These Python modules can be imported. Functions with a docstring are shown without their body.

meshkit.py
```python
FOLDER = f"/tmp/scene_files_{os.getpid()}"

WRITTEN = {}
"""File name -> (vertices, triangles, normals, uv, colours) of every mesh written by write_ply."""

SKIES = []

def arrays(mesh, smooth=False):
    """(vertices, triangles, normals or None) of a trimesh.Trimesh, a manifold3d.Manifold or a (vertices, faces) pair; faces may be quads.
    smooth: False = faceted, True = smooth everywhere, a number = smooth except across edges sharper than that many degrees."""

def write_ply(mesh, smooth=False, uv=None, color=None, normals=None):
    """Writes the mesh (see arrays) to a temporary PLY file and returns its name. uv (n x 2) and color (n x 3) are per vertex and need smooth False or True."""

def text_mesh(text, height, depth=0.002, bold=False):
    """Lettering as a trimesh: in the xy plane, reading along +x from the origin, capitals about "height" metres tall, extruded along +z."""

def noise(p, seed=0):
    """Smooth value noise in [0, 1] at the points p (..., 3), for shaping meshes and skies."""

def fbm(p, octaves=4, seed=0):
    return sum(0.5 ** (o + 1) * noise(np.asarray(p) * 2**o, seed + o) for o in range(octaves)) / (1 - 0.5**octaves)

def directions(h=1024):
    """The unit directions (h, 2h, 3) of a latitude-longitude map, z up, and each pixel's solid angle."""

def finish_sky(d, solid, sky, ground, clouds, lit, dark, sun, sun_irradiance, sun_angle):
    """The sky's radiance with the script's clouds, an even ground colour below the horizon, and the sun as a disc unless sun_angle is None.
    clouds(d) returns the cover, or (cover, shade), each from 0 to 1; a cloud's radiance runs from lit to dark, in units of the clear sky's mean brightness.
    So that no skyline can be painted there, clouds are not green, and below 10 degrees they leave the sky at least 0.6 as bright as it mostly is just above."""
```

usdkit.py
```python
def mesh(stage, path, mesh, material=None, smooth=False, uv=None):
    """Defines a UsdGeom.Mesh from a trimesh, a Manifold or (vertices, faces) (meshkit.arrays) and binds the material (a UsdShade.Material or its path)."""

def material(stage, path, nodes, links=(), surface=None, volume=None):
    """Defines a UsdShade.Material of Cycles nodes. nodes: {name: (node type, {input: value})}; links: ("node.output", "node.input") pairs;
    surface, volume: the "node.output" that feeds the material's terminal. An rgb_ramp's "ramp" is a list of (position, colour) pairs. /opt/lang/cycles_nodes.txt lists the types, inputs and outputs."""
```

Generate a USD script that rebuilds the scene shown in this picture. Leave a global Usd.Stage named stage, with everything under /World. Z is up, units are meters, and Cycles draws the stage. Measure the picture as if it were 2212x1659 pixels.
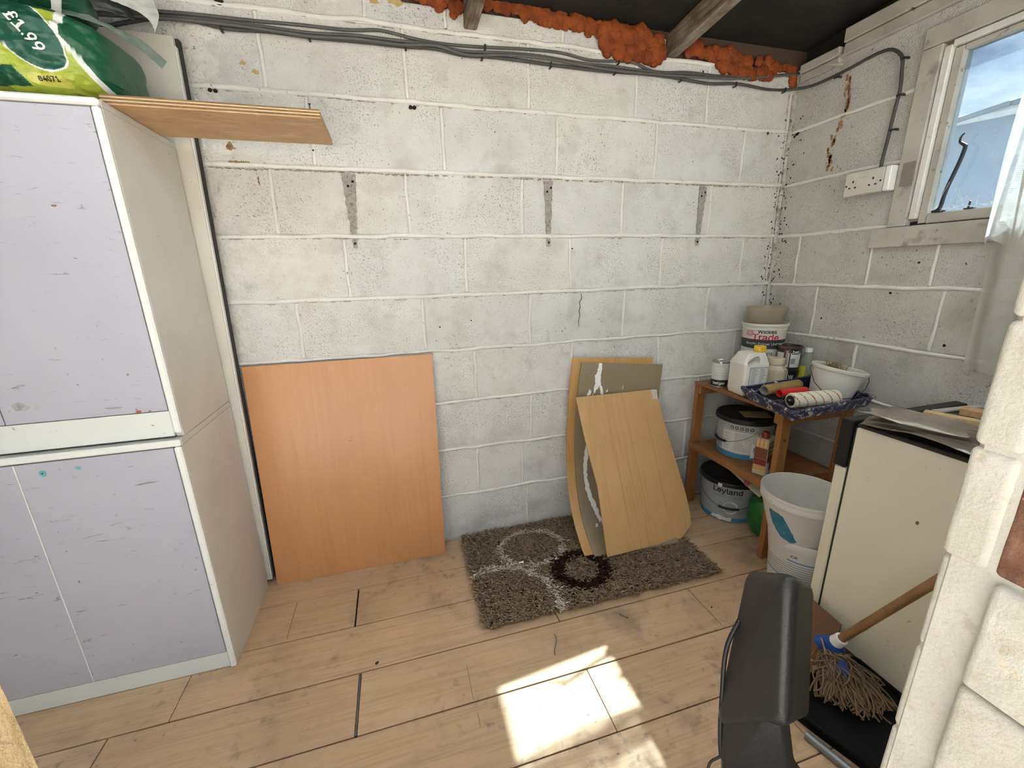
import math, random
import numpy as np
import trimesh, manifold3d
from shapely.geometry import Polygon, box as sbox
import meshkit, usdkit
from meshkit import text_mesh, noise, fbm
from pxr import Usd, UsdGeom, UsdLux, UsdShade, Gf, Sdf, Vt

stage = Usd.Stage.CreateInMemory()
UsdGeom.SetStageUpAxis(stage, UsdGeom.Tokens.z)
UsdGeom.SetStageMetersPerUnit(stage, 1.0)
UsdGeom.Xform.Define(stage, '/World')
UsdGeom.Scope.Define(stage, '/World/Looks')
PI = math.pi
rng = np.random.default_rng(7)
random.seed(7)

# ------------------------------------------------------------------ camera
F, YAW, PITCH, ROLL = 890.17, .2690, .2680, .0236
CAM = np.array([0, -1.7071, 1.2148])
fwd = np.array([math.sin(YAW)*math.cos(PITCH), math.cos(YAW)*math.cos(PITCH), -math.sin(PITCH)])
_r0 = np.array([math.cos(YAW), -math.sin(YAW), 0]); _d0 = np.cross(fwd, _r0)
RT = math.cos(ROLL)*_r0 + math.sin(ROLL)*_d0
DN = -math.sin(ROLL)*_r0 + math.cos(ROLL)*_d0
cam = UsdGeom.Camera.Define(stage, '/World/camera')
cam.CreateHorizontalApertureAttr(36.0)
cam.CreateVerticalApertureAttr(27.0)
cam.CreateFocalLengthAttr(36.0*F/2212)
cam.CreateClippingRangeAttr(Gf.Vec2f(0.02, 2000))
M4 = Gf.Matrix4d(*RT, 0, *(-DN), 0, *(-fwd), 0, *CAM, 1)
cam.AddTransformOp().Set(M4)
cam.CreateExposureAttr(1.72)

# ------------------------------------------------------------------ light
def usdmat(name, nodes, links, surface=None, volume=None):
    return usdkit.material(stage, '/World/Looks/' + name, nodes, links, surface=surface, volume=volume)

SUN = np.array([1.0, .097, 1.09]); SUN = SUN/np.linalg.norm(SUN)      # towards the sun
sky = UsdLux.DomeLight.Define(stage, '/World/sky')
sky.CreateIntensityAttr(1.0)
skymat = usdmat('sky', {
    's': ('sky_texture', {'sky_type': 'hosek_wilkie', 'sun_direction': tuple(SUN), 'turbidity': 3.0, 'ground_albedo': .3}),
    'tc': ('texture_coordinate', {}),
    'mp': ('mapping', {'scale': (1.2, 1.2, 3.0)}),
    'cn': ('noise_texture', {'scale': 1.7, 'detail': 7, 'roughness': .58}),
    'cr': ('rgb_ramp', {'ramp': [(.40, (0, 0, 0)), (.62, (1, 1, 1))]}),
    'cm': ('mix_color', {'b': (.92, .92, .92)}),
    'bg': ('background_shader', {'strength': 1.0})},
    [('tc.generated', 'mp.vector'), ('mp.vector', 'cn.vector'), ('cn.fac', 'cr.fac'), ('cr.color', 'cm.fac'),
     ('s.color', 'cm.a'), ('cm.result', 'bg.color')], surface='bg.background')
UsdShade.MaterialBindingAPI.Apply(sky.GetPrim()).Bind(skymat)
sun = UsdLux.DistantLight.Define(stage, '/World/sun')
sun.CreateIntensityAttr(60000.0); sun.CreateAngleAttr(.53)
sun.CreateColorAttr(Gf.Vec3f(1.0, .96, .89))
_z = SUN; _x = np.cross([0, 1, 0], _z); _x /= np.linalg.norm(_x); _y = np.cross(_z, _x)
sun.AddTransformOp().Set(Gf.Matrix4d(*_x, 0, *_y, 0, *_z, 0, 0, 0, 0, 1))

# ------------------------------------------------------------------ helpers: names and things
used = {}
def numbered(path):
    k = used.get(path, 0); used[path] = k + 1
    return path if k == 0 else '%s_%03d' % (path, k)
def put(parent, name, mesh, mat, smooth=30, off=None, colors=None):
    p = numbered(parent + '/' + name)
    if isinstance(mesh, (list, tuple)) and not isinstance(mesh[0], np.ndarray):
        mesh = trimesh.util.concatenate(list(mesh))
    if off is not None:
        if isinstance(mesh, trimesh.Trimesh):
            mesh = mesh.copy(); mesh.apply_translation(-np.asarray(off, float))
        elif isinstance(mesh, tuple):
            mesh = (np.asarray(mesh[0]) - off, mesh[1])
    m = usdkit.mesh(stage, p, mesh, mat, smooth=smooth if colors is None else True)
    if colors is not None:
        UsdGeom.PrimvarsAPI(m).CreatePrimvar('tint', Sdf.ValueTypeNames.Color3fArray, 'vertex').Set(Vt.Vec3fArray.FromNumpy(np.asarray(colors, np.float32)))
    return m.GetPrim()
def tag(prim, label=None, cat=None, group=None, kind=None):
    for k, v in (('label', label), ('category', cat), ('group', group), ('kind', kind)):
        if v: prim.SetCustomDataByKey(k, v)
    return prim
class Thing:
    def __init__(self, name, label=None, cat=None, loc=(0, 0, 0), group=None, kind=None):
        self.path = numbered('/World/' + name); self.loc = np.asarray(loc, float)
        x = UsdGeom.Xform.Define(stage, self.path)
        x.AddTranslateOp().Set(Gf.Vec3d(*map(float, loc)))
        tag(x.GetPrim(), label, cat, group, kind); self.prim = x.GetPrim()
    def part(self, name, mesh, mat, parent=None, label=None, smooth=30, kind=None, colors=None):
        base = str(parent.GetPath()) if parent is not None else self.path
        p = put(base, name, mesh, mat, smooth, self.loc, colors)
        return tag(p, label, kind=kind)
def struct(name, mesh, mat, smooth=30):
    return tag(put('/World', name, mesh, mat, smooth), kind='structure')

# ------------------------------------------------------------------ helpers: shapes
cat_ = trimesh.util.concatenate
def cbox(lo, hi, c=.002):
    lo, hi = np.minimum(lo, hi).astype(float), np.maximum(lo, hi).astype(float)
    c = min(c, .45*float((hi-lo).min()))
    if c <= 0: return trimesh.creation.box(bounds=[lo, hi])
    pts = []
    for sx in (0, 1):
        for sy in (0, 1):
            for sz in (0, 1):
                p = np.array([hi[0] if sx else lo[0], hi[1] if sy else lo[1], hi[2] if sz else lo[2]])
                s = np.array([-1 if sx else 1, -1 if sy else 1, -1 if sz else 1])*c
                for k in range(3):
                    q = p + s; q[k] = p[k]; pts.append(q)
    return trimesh.convex.convex_hull(np.array(pts))
def frame(origin, u, v, n):
    T = np.eye(4); T[:3, 0] = u; T[:3, 1] = v; T[:3, 2] = n; T[:3, 3] = origin; return T
def unit(v): v = np.asarray(v, float); return v/np.linalg.norm(v)
def obox(center, u, v, n, su, sv, sn, c=.002):
    m = cbox((-su/2, -sv/2, -sn/2), (su/2, sv/2, sn/2), c); m.apply_transform(frame(center, unit(u), unit(v), unit(n))); return m
def prism(poly, h, T=None):
    if not isinstance(poly, Polygon): poly = Polygon(poly)
    if not poly.is_valid: poly = poly.buffer(0)
    gs = getattr(poly, 'geoms', [poly])
    m = cat_([trimesh.creation.extrude_polygon(g, h, engine='earcut') for g in gs])
    if T is not None: m.apply_transform(T)
    return m
TW = lambda y: frame((0, y, 0), (1, 0, 0), (0, 0, 1), (0, -1, 0))            # (x,z) drawing on the back wall, growing into the room
TR = lambda x: frame((x, 0, 0), (0, 1, 0), (0, 0, 1), (-1, 0, 0))            # (y,z) drawing on the right wall, growing into the room
def lathe(prof, c=(0, 0, 0), n=48):
    prof = np.asarray(prof, float); a = np.linspace(0, 2*PI, n, endpoint=False)
    V = []; idx = []
    for r, z in prof:
        if r < 1e-7: idx.append([len(V)]*n); V.append((0, 0, z))
        else:
            idx.append(list(range(len(V), len(V)+n))); V += [(r*math.cos(t), r*math.sin(t), z) for t in a]
    Fc = []
    for A, B in zip(idx[:-1], idx[1:]):
        for i in range(n):
            j = (i+1) % n
            for tri in ((A[i], A[j], B[j]), (A[i], B[j], B[i])):
                if len(set(tri)) == 3: Fc.append(tri)
    m = trimesh.Trimesh(np.array(V), np.array(Fc), process=False); m.apply_translation(c); return m
def tube(pts, r, n=8, closed=False):
    pts = np.asarray(pts, float); N = len(pts); r = np.broadcast_to(np.asarray(r, float), (N,))
    tg = np.gradient(pts, axis=0); tg /= np.maximum(np.linalg.norm(tg, axis=1, keepdims=True), 1e-12)
    nrm = np.cross(tg[0], [0, 0, 1]) if abs(tg[0][2]) < .9 else np.cross(tg[0], [1, 0, 0]); nrm /= np.linalg.norm(nrm)
    V = []
    for i in range(N):
        nrm = nrm - tg[i]*(nrm@tg[i]); nrm /= max(np.linalg.norm(nrm), 1e-9); b = np.cross(tg[i], nrm)
        for k in range(n): V.append(pts[i] + r[i]*(nrm*math.cos(2*PI*k/n) + b*math.sin(2*PI*k/n)))
    Fc = []
    for i in range(N-1):
        for k in range(n):
            a, b_, c, d = i*n+k, i*n+(k+1) % n, (i+1)*n+(k+1) % n, (i+1)*n+k
            Fc += [(a, b_, c), (a, c, d)]
    V += [pts[0], pts[-1]]
    for k in range(n): Fc += [(N*n, (k+1) % n, k), (N*n+1, (N-1)*n+k, (N-1)*n+(k+1) % n)]
    return trimesh.Trimesh(np.array(V), np.array(Fc), process=False)
def spline(pts, n=60):
    from scipy.interpolate import CubicSpline
    pts = np.asarray(pts, float); d = np.r_[0, np.cumsum(np.linalg.norm(np.diff(pts, axis=0), axis=1))]
    return CubicSpline(d, pts)(np.linspace(0, d[-1], n))
def sheet(fn, nu, nv, th=.001):
    """fn(u,v)->(...,3) over the unit square, thickened along its own normal"""
    u, v = np.meshgrid(np.linspace(0, 1, nu), np.linspace(0, 1, nv), indexing='ij')
    P = fn(u, v); du = np.gradient(P, axis=0); dv = np.gradient(P, axis=1)
    nn = np.cross(du, dv); nn /= np.maximum(np.linalg.norm(nn, axis=-1, keepdims=True), 1e-12)
    A = (P + nn*th/2).reshape(-1, 3); B = (P - nn*th/2).reshape(-1, 3); N = nu*nv
    I = np.arange(N).reshape(nu, nv); q = np.stack([I[:-1, :-1], I[1:, :-1], I[1:, 1:], I[:-1, 1:]], -1).reshape(-1, 4)
    Fc = [q[:, [0, 1, 2]], q[:, [0, 2, 3]], q[:, [0, 2, 1]]+N, q[:, [0, 3, 2]]+N]
    e = np.r_[I[:, 0], I[-1, 1:], I[-2::-1, -1], I[0, -2:0:-1]]; e2 = np.roll(e, -1)
    Fc += [np.c_[e, e2+N, e2], np.c_[e, e+N, e2+N]]
    return trimesh.Trimesh(np.vstack([A, B]), np.vstack(Fc), process=False)
def hull_spheres(ps, rs, sub=2):
    s = trimesh.creation.icosphere(sub); V = np.vstack([s.vertices*r + p for p, r in zip(np.asarray(ps, float), np.broadcast_to(rs, (len(ps),)))])
    return trimesh.convex.convex_hull(V)
def toward_cam(c): return math.atan2(CAM[1]-c[1], CAM[0]-c[0])
def wrap(mesh, c, rfun, th0, z0, off=.0004, tilt=None):
    """bends a flat (x,y,z) mesh around a vertical round body: x runs to the viewer's right"""
    v = np.array(mesh.vertices); z = z0 + v[:, 1]; r = rfun(z); th = th0 + v[:, 0]/np.maximum(r, 1e-4)
    rr = r + off + v[:, 2]
    m = trimesh.Trimesh(np.c_[c[0]+rr*np.cos(th), c[1]+rr*np.sin(th), c[2]+z], mesh.faces, process=False)
    if tilt is not None: m.apply_transform(tilt)
    return m
def flat_text(t, h, depth=.0004, center=True, bold=True, squash=1.0):
    m = text_mesh(t, h, depth, bold)
    b = m.bounds
    m.apply_translation((-(b[0][0]+b[1][0])/2 if center else -b[0][0], -h/2, 0))
    if squash != 1: m.apply_scale((squash, 1, 1))
    return m
def patchgrid(w, h, depth=.0003, nx=16, ny=4):
    m = sheet(lambda u, v: np.stack([(u-.5)*w, (v-.5)*h, 0*u+depth], -1), nx, ny, depth); return m
def disc(r, depth=.0003, n=28, ri=0):
    p = Polygon([(r*math.cos(t), r*math.sin(t)) for t in np.linspace(0, 2*PI, n, endpoint=False)])
    if ri: p = p.difference(Polygon([(ri*math.cos(t), ri*math.sin(t)) for t in np.linspace(0, 2*PI, n, endpoint=False)]))
    return prism(p, depth)

# ------------------------------------------------------------------ materials
class G:
    def __init__(s): s.n = {}; s.l = []; s.k = 0
    def add(s, kind, **kw):
        s.k += 1; nm = 'n%d' % s.k; links = {}
        for k, v in list(kw.items()):
            if isinstance(v, str) and '.' in v and v.split('.')[0] in s.n: s.l.append((v, nm+'.'+k)); del kw[k]
        s.n[nm] = (kind, kw); return nm
    def done(s, name, surf): return usdmat(name, s.n, s.l, surface=surf)
def pos(g, scale=(1, 1, 1), obj=False, rot=(0, 0, 0)):
    src = g.add('texture_coordinate')+'.object' if obj else g.add('geometry')+'.position'
    return g.add('mapping', vector=src, scale=scale, rotation=rot)+'.vector'
def nse(g, vec, scale, detail=4, rough=.55, dist=0): return g.add('noise_texture', vector=vec, scale=scale, detail=detail, roughness=rough, distortion=dist)+'.fac'
def ramp(g, fac, a, b, ca=(0, 0, 0), cb=(1, 1, 1)): return g.add('rgb_ramp', fac=fac, ramp=[(a, ca), (b, cb)])+'.color'
def mixc(g, fac, a, b, blend='mix'): return g.add('mix_color', blend_type=blend, fac=fac, a=a, b=b)+'.result'
def mat(name, base, rough=.55, var=None, vscale=4, grain=None, specks=(), bump=None, spec=.5, metal=0, sub=0, coat=0, trans=None, tint=False, stretch=(1, 1, 1), isl=None, edge=None):
    """var: second colour in soft clouds; grain=(colour, stretch scale, lo, hi); specks: [(colour, scale, lo, hi, mask scale or None)]; bump: [(scale, strength, distance)]"""
    g = G(); p = pos(g, stretch); col = base
    if tint: col = g.add('attribute', attribute='tint')+'.color'
    if isl:
        col = mixc(g, g.add('geometry')+'.random_per_island', base, isl)
    if var is not None: col = mixc(g, ramp(g, nse(g, p, vscale, 5), .35, .65), col, var)
    if grain:
        gc, gs, lo, hi = grain
        gp = pos(g, gs); col = mixc(g, ramp(g, nse(g, gp, 1.0, 6, .62, 1.2), lo, hi), col, gc)
    for sc, ss, lo, hi, ms in specks:
        f = ramp(g, nse(g, p, ss, 3, .6), lo, hi)
        if ms: f = g.add('mix_color', blend_type='multiply', fac=1.0, a=f, b=ramp(g, nse(g, p, ms, 3), .42, .62))+'.result'
        col = mixc(g, f, col, sc)
    kw = dict(base_color=col, roughness=rough, specular_ior_level=spec, metallic=metal, coat_weight=coat)
    if trans: kw['transmission_weight'] = trans
    nrm = None
    for i, (bs, st, d) in enumerate(bump or []):
        bk = dict(height=nse(g, p, bs, 4, .6), strength=st, distance=d)
        if nrm: bk['normal'] = nrm
        nrm = g.add('bump', **bk)+'.normal'
    if nrm: kw['normal'] = nrm
    b = g.add('principled_bsdf', **kw)
    return g.done(name, b+'.BSDF')

WHITE_BLOCK = dict(base=(.71, .69, .64), rough=.75, var=(.63, .615, .575), vscale=7)
def block_mat(name, base, var, dirt):
    return mat(name, base, .75, var, 6, specks=[((.57, .55, .51), 15, .52, .74, 3.2), ((.36, .34, .30), 190, .55, .65, 4.5), ((.24, .22, .19), 95, .63, .68, 6), ((.10, .09, .08), 46, .715, .735, None), (dirt, 5.5, .52, .80, None)],
               bump=[(190, .75, .008), (38, .30, .008)], spec=.25)
MB = [block_mat('painted_block_%s' % n, b, v, d) for n, b, v, d in (
    ('warm', (.755, .745, .715), (.695, .68, .645), (.52, .50, .46)), ('cool', (.735, .73, .71), (.67, .66, .64), (.49, .48, .455)), ('cream', (.758, .745, .708), (.70, .683, .637), (.53, .50, .45)))]
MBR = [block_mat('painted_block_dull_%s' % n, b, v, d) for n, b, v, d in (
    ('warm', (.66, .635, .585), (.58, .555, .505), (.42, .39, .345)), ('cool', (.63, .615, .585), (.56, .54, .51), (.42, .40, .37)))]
MJ = mat('painted_joint', (.755, .74, .705), .7, (.68, .66, .62), 11, specks=[((.16, .14, .12), 60, .66, .72, 6)], bump=[(120, .4, .004)], spec=.25)
MMOULD = mat('mouldy_corner', (.58, .56, .52), .8, (.48, .46, .42), 9, specks=[((.05, .045, .04), 70, .55, .62, 4), ((.33, .30, .26), 20, .52, .66, None)], bump=[(150, .4, .004)], spec=.2)
MCONC = mat('bare_block', (.34, .315, .28), .9, (.44, .41, .37), 90, specks=[((.17, .155, .14), 160, .58, .66, None)], bump=[(260, .8, .006)], spec=.2)
MDARK = mat('dark_hole', (.012, .011, .010), .9)
MFELT = mat('roof_felt', (.018, .017, .015), .85, (.030, .028, .025), 6, specks=[((.07, .065, .06), 30, .72, .78, 3)], bump=[(40, .3, .006)], spec=.2)
MFOAM = mat('expanding_foam', (.31, .072, .014), .75, (.17, .036, .008), 22, bump=[(55, .6, .012), (200, .4, .004)], spec=.3)
MRAFT = mat('old_rafter', (.17, .115, .065), .8, (.30, .27, .22), 14, grain=((.07, .045, .025), (60, 3, 60), .45, .7), bump=[(70, .4, .004)], spec=.25)
MTRIM = mat('grey_white_timber', (.50, .475, .42), .6, (.40, .37, .32), 9, specks=[((.07, .06, .045), 34, .64, .72, 5), ((.28, .25, .20), 12, .60, .72, None)], bump=[(40, .3, .003)], spec=.35)
MTRIMW = mat('white_bead_paint', (.76, .75, .71), .5, (.68, .66, .62), 14, specks=[((.12, .1, .08), 60, .68, .72, 6)], spec=.4)
MSUB = mat('sub_floor', (.02, .016, .012), .9)
MPOST = mat('pale_sawn_timber', (.66, .50, .29), .75, (.54, .39, .21), 18, grain=((.44, .30, .14), (90, 90, 5), .45, .72), bump=[(240, .7, .004)], spec=.25)
def plank_mat(name, c1, c2, dark):
    c1, c2, dark = (tuple(1.42*k for k in c) for c in (c1, c2, dark))
    return mat(name, c1, .42, c2, 3.0, grain=(dark, (2.6, 75, 10), .44, .80),
               specks=[((.20, .150, .112), 5.5, .50, .76, 1.9), ((.05, .038, .03), 52, .68, .72, 3), ((.24, .175, .125), 26, .55, .72, 2.6), ((.11, .085, .07), 11, .66, .78, 2.4)], bump=[(60, .10, .002)], spec=.4)
MPL = [plank_mat('laminate_a', (.41, .285, .178), (.35, .24, .148), (.28, .185, .108)), plank_mat('laminate_b', (.43, .305, .195), (.37, .26, .163), (.29, .198, .118)),
       plank_mat('laminate_c', (.375, .26, .16), (.33, .225, .138), (.27, .18, .106))]
MSEAM = mat('printed_seam', (.09, .065, .045), .6)
MGREYS = mat('grey_joint_filler', (.10, .10, .10), .6)

# ------------------------------------------------------------------ structure: the floor
XR = 1.8284
XL = -2.30
YB = [0, -.208, -.3975, -.592, -.786, -.979, -1.173, -1.366, -1.60]
FL = Thing('floor', kind='structure')
FL.part('sub_floor', cbox((XL, -1.62, -.06), (XR+.02, .02, -.012), 0), MSUB)
JN = [[-1.85, -.65, .55], [-1.44, -.244, .96], [-1.9, -.73, .463, 1.66], [-2.0, -.87, -.212, 1.0], [-1.7, -.55, .475, 1.3], [-1.4, -.2, .95], [-2.0, -.8, .3, 1.45], [-1.6, -.4, .8]]
JW = {(1, -.244): .006, (3, -.212): .008, (3, -.87): .004, (2, .463): .003, (4, .475): .002}
for i in range(8):
    y1, y0 = YB[i], YB[i+1]
    e = [XL] + JN[i] + [XR-.006]
    for a, b in zip(e[:-1], e[1:]):
        wa = JW.get((i, a), .002)/2; wb = JW.get((i, b), .002)/2
        ga = .0042 if i in (2, 3, 4) else .0028
        FL.part('plank', cbox((a+wa, y0+ga*.5, -.0119), (b-wb, y1-ga*.6 if i else y1-.008, 0), .0012), MPL[int(rng.integers(3))])
FL.part('joint_filler', cbox((-.2145, -.782, -.0118), (-.2095, -.596, -.0012), 0), MGREYS)
for x, y0, y1, w in ((-.468, -.385, -.215, .0016), (.115, -.78, -.66, .0012), (.12, -.86, -.82, .0012)):
    FL.part('printed_seam', cbox((x-w/2, y0, .00005), (x+w/2, y1, .0003), 0), MSEAM)

# ------------------------------------------------------------------ structure: back wall
ZB = 2.026; CR = [ZB + .225*k for k in (1, 0)] + [ZB - .225*k for k in range(1, 9)] + [.0]
# courses from the top: [2.251,2.026],[2.026,1.801] ...
PERP = {0: [-.45, -.005, .261, .70, 1.15, 1.6], 1: [-.79, -.337, .112, .563, 1.022, 1.366], 2: [-.671, -.2213, .2287, .6787, 1.1287, 1.5787],
        3: [-.82, -.369, .081, .531, .981, 1.431], 4: [-.61, -.159, .291, .741, 1.191, 1.641], 5: [-.80, -.351, .108, .558, 1.012, 1.469],
        6: [-.59, -.142, .308, .758, 1.213, 1.658], 7: [-.79, -.342, .108, .558, 1.012, 1.465], 8: [-.60, -.152, .298, .512, .96, 1.41], 9: [-.82, -.366, .084, .534, .984, 1.434]}
WB = Thing('wall_back', kind='structure')
WB.part('mortar_bed', cbox((XL-.1, .004, -.05), (XR+.1, .11, 2.03), 0), MJ)
WB.part('wall_head', cbox((XL-.1, .012, 2.0305), (XR+.1, .11, 2.20), 0), mat('dark_wall_head', (.075, .045, .03), .9))  # dark brown strip above the painted blocks, behind the foam
g2 = .005
def wobble_bead(p0, p1, r, seed, out, depth):
    L = np.linalg.norm(np.subtract(p1, p0)); n = max(10, int(L/.02)); t = np.linspace(0, 1, n)[:, None]
    P = np.asarray(p0)*(1-t) + np.asarray(p1)*t
    w = fbm(np.c_[P*9+seed*3.1], 3, seed)-.5; w2 = fbm(np.c_[P*30+seed], 2, seed+5)-.5
    up = np.array([0, 0, 1.]) if abs(p1[2]-p0[2]) < .05 else np.cross(out, [0, 0, 1.])
    P = P + up*(w*.016)[:, None] - np.asarray(out)*(r-depth)
    return tube(P, r*(1+.5*w2), 8)
for k in range(10):
    z1, z0 = CR[k], CR[k+1]
    if k == 0: z1 = 2.100
    xs = [XL-.05] + [PERP[k][0]-.45*j for j in (3, 2, 1) if PERP[k][0]-.45*j > XL+.05] + PERP[k] + [XR-.012]
    for a, b in zip(xs[:-1], xs[1:]):
        d = float(rng.normal(0, .0009))
        if k == 0 and a > .84: continue
        WB.part('block', cbox((a+g2, d, z0+g2), (b-g2, .1, z1-g2), .0035), MB[int(rng.integers(3))])
    for x in PERP[k]:
        if XL < x < XR and not (k == 0 and x > .9):
            WB.part('joint_bead', wobble_bead((x, 0, z0+.01), (x, 0, min(z1, 2.10)-.01), .0065, k*17+int(x*50)+60, (0, -1, 0), .0035), MJ, smooth=True)
    if k < 9: WB.part('joint_bead', wobble_bead((XL, 0, z0), (XR-.01, 0, z0), .0085 if k < 5 else .007, k+3, (0, -1, 0), .0052 if k < 5 else .004), MJ, smooth=True)
def ragged(poly, amp=.004, step=.006, seed=0, blob=False):
    p = Polygon(poly); L = p.exterior.length; n = int(L/step); r = np.random.default_rng(seed); pts = []
    for i in range(n):
        q = p.exterior.interpolate(i*step); pts.append((q.x + r.normal(0, amp), q.y + r.normal(0, amp)))
    q = Polygon(pts).buffer(0); return max(getattr(q, 'geoms', [q]), key=lambda g_: g_.area)
for s, (tl, tr, br, bl) in enumerate((((-.139, 1.562), (-.091, 1.562), (-.112, 1.307), (-.128, 1.311)), ((.622, 1.562), (.659, 1.562), (.652, 1.322), (.634, 1.318)), ((1.362, 1.560), (1.402, 1.560), (1.384, 1.311), (1.366, 1.311)))):
    f = lambda z: (z-tl[1])/(bl[1]-tl[1]); X = lambda z: (tl[0]+(bl[0]-tl[0])*f(z), tr[0]+(br[0]-tr[0])*f(z))
    for za, zb_ in ((1.560, 1.359), (1.343, 1.309)):
        a0, a1 = X(za); b0, b1 = X(zb_)
        WB.part('bare_patch', prism(ragged([(a0, za), (a1, za), (b1, zb_), (b0, zb_)], .0014, .007, s*7+int(za*10)), .0012, TW(-.0022)), MCONC, smooth=False, label='bare grey strip where a shelf bracket was taken off')
    for (hx, hz) in ((.012, 1.535), (-.005, 1.52), (0.0, 1.325)):
        xc = sum(X(hz))/2
        WB.part('screw_hole', prism([(xc+hx+.0045*math.cos(t), hz+.0045*math.sin(t)) for t in np.linspace(0, 2*PI, 10)[:-1]], .0012, TW(-.0038)), MDARK, smooth=False)
for (hx, hz, r) in ((.133, 1.783, .007), (.120, 1.783, .007), (-.484, 1.787, .006), (-.499, 1.788, .006), (1.70, 1.789, .006), (-.43, 2.03, .012), (.30, 1.02, .003), (.75, 1.30, .003), (.17, 1.00, .003), (-.22, 1.63, .003)):
    WB.part('screw_hole', prism([(hx+r*(.8+.4*noise(np.array([t*2., hx*9, 0])))*math.cos(t), hz+r*(.8+.4*noise(np.array([t*2., hx*9, 3])))*math.sin(t)) for t in np.linspace(0, 2*PI, 12)[:-1]], .0012, TW(-.0028)), MDARK, smooth=False)
MBEADLINE = mat('joint_underline', (.20, .165, .125), .9, (.42, .38, .32), 60, spec=.2)
def bead_underline(z, x0, x1, dens, w, seed, under=.0085):  # thin dark ragged strips set just below a bead line
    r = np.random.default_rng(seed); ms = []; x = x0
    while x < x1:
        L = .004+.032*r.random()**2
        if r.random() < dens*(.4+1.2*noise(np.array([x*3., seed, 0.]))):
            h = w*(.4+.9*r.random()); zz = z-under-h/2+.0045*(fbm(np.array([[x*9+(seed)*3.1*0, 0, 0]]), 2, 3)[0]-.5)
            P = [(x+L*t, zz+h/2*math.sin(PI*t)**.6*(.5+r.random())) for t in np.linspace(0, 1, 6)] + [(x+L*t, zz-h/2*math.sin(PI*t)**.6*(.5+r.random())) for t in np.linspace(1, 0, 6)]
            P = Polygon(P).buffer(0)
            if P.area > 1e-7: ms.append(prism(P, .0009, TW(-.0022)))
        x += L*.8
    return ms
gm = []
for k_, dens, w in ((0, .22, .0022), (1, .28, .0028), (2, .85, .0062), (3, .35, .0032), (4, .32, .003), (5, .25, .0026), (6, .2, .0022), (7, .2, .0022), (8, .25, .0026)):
    gm += bead_underline(CR[k_+1], -.55, XR-.03, dens, w, 70+k_)
WB.part('joint_underline', gm, MBEADLINE, smooth=False, kind='stuff')
def bk2(px, py):
    d = fwd + RT*(px-1106)/F + DN*(py-829.5)/F; t = -CAM[1]/d[1]; q = CAM+t*d; return q[0], q[2]
ck = [bk2(*p_) for p_ in ((1255, 634), (1256, 645), (1251, 652), (1253, 663), (1250, 671), (1252, 682), (1249, 692), (1250, 704))]
for a_, b_ in zip(ck[:-1], ck[1:]):
    w_ = .0016+.0016*rng.random(); WB.part('crack', prism([(a_[0]-w_*.6, a_[1]), (a_[0]+w_*.4, a_[1]), (b_[0]+w_*.5, b_[1]-.001), (b_[0]-w_*.3, b_[1]-.001)], .0009, TW(-.0022)), MDARK, smooth=False)
MROUGH = mat('rough_old_render', (.72, .705, .665), .85, (.63, .61, .565), 16, specks=[((.20, .16, .12), 34, .67, .72, 7), ((.40, .36, .30), 60, .62, .70, 5)], bump=[(26, .9, .02), (90, .7, .008)], spec=.2)
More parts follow.
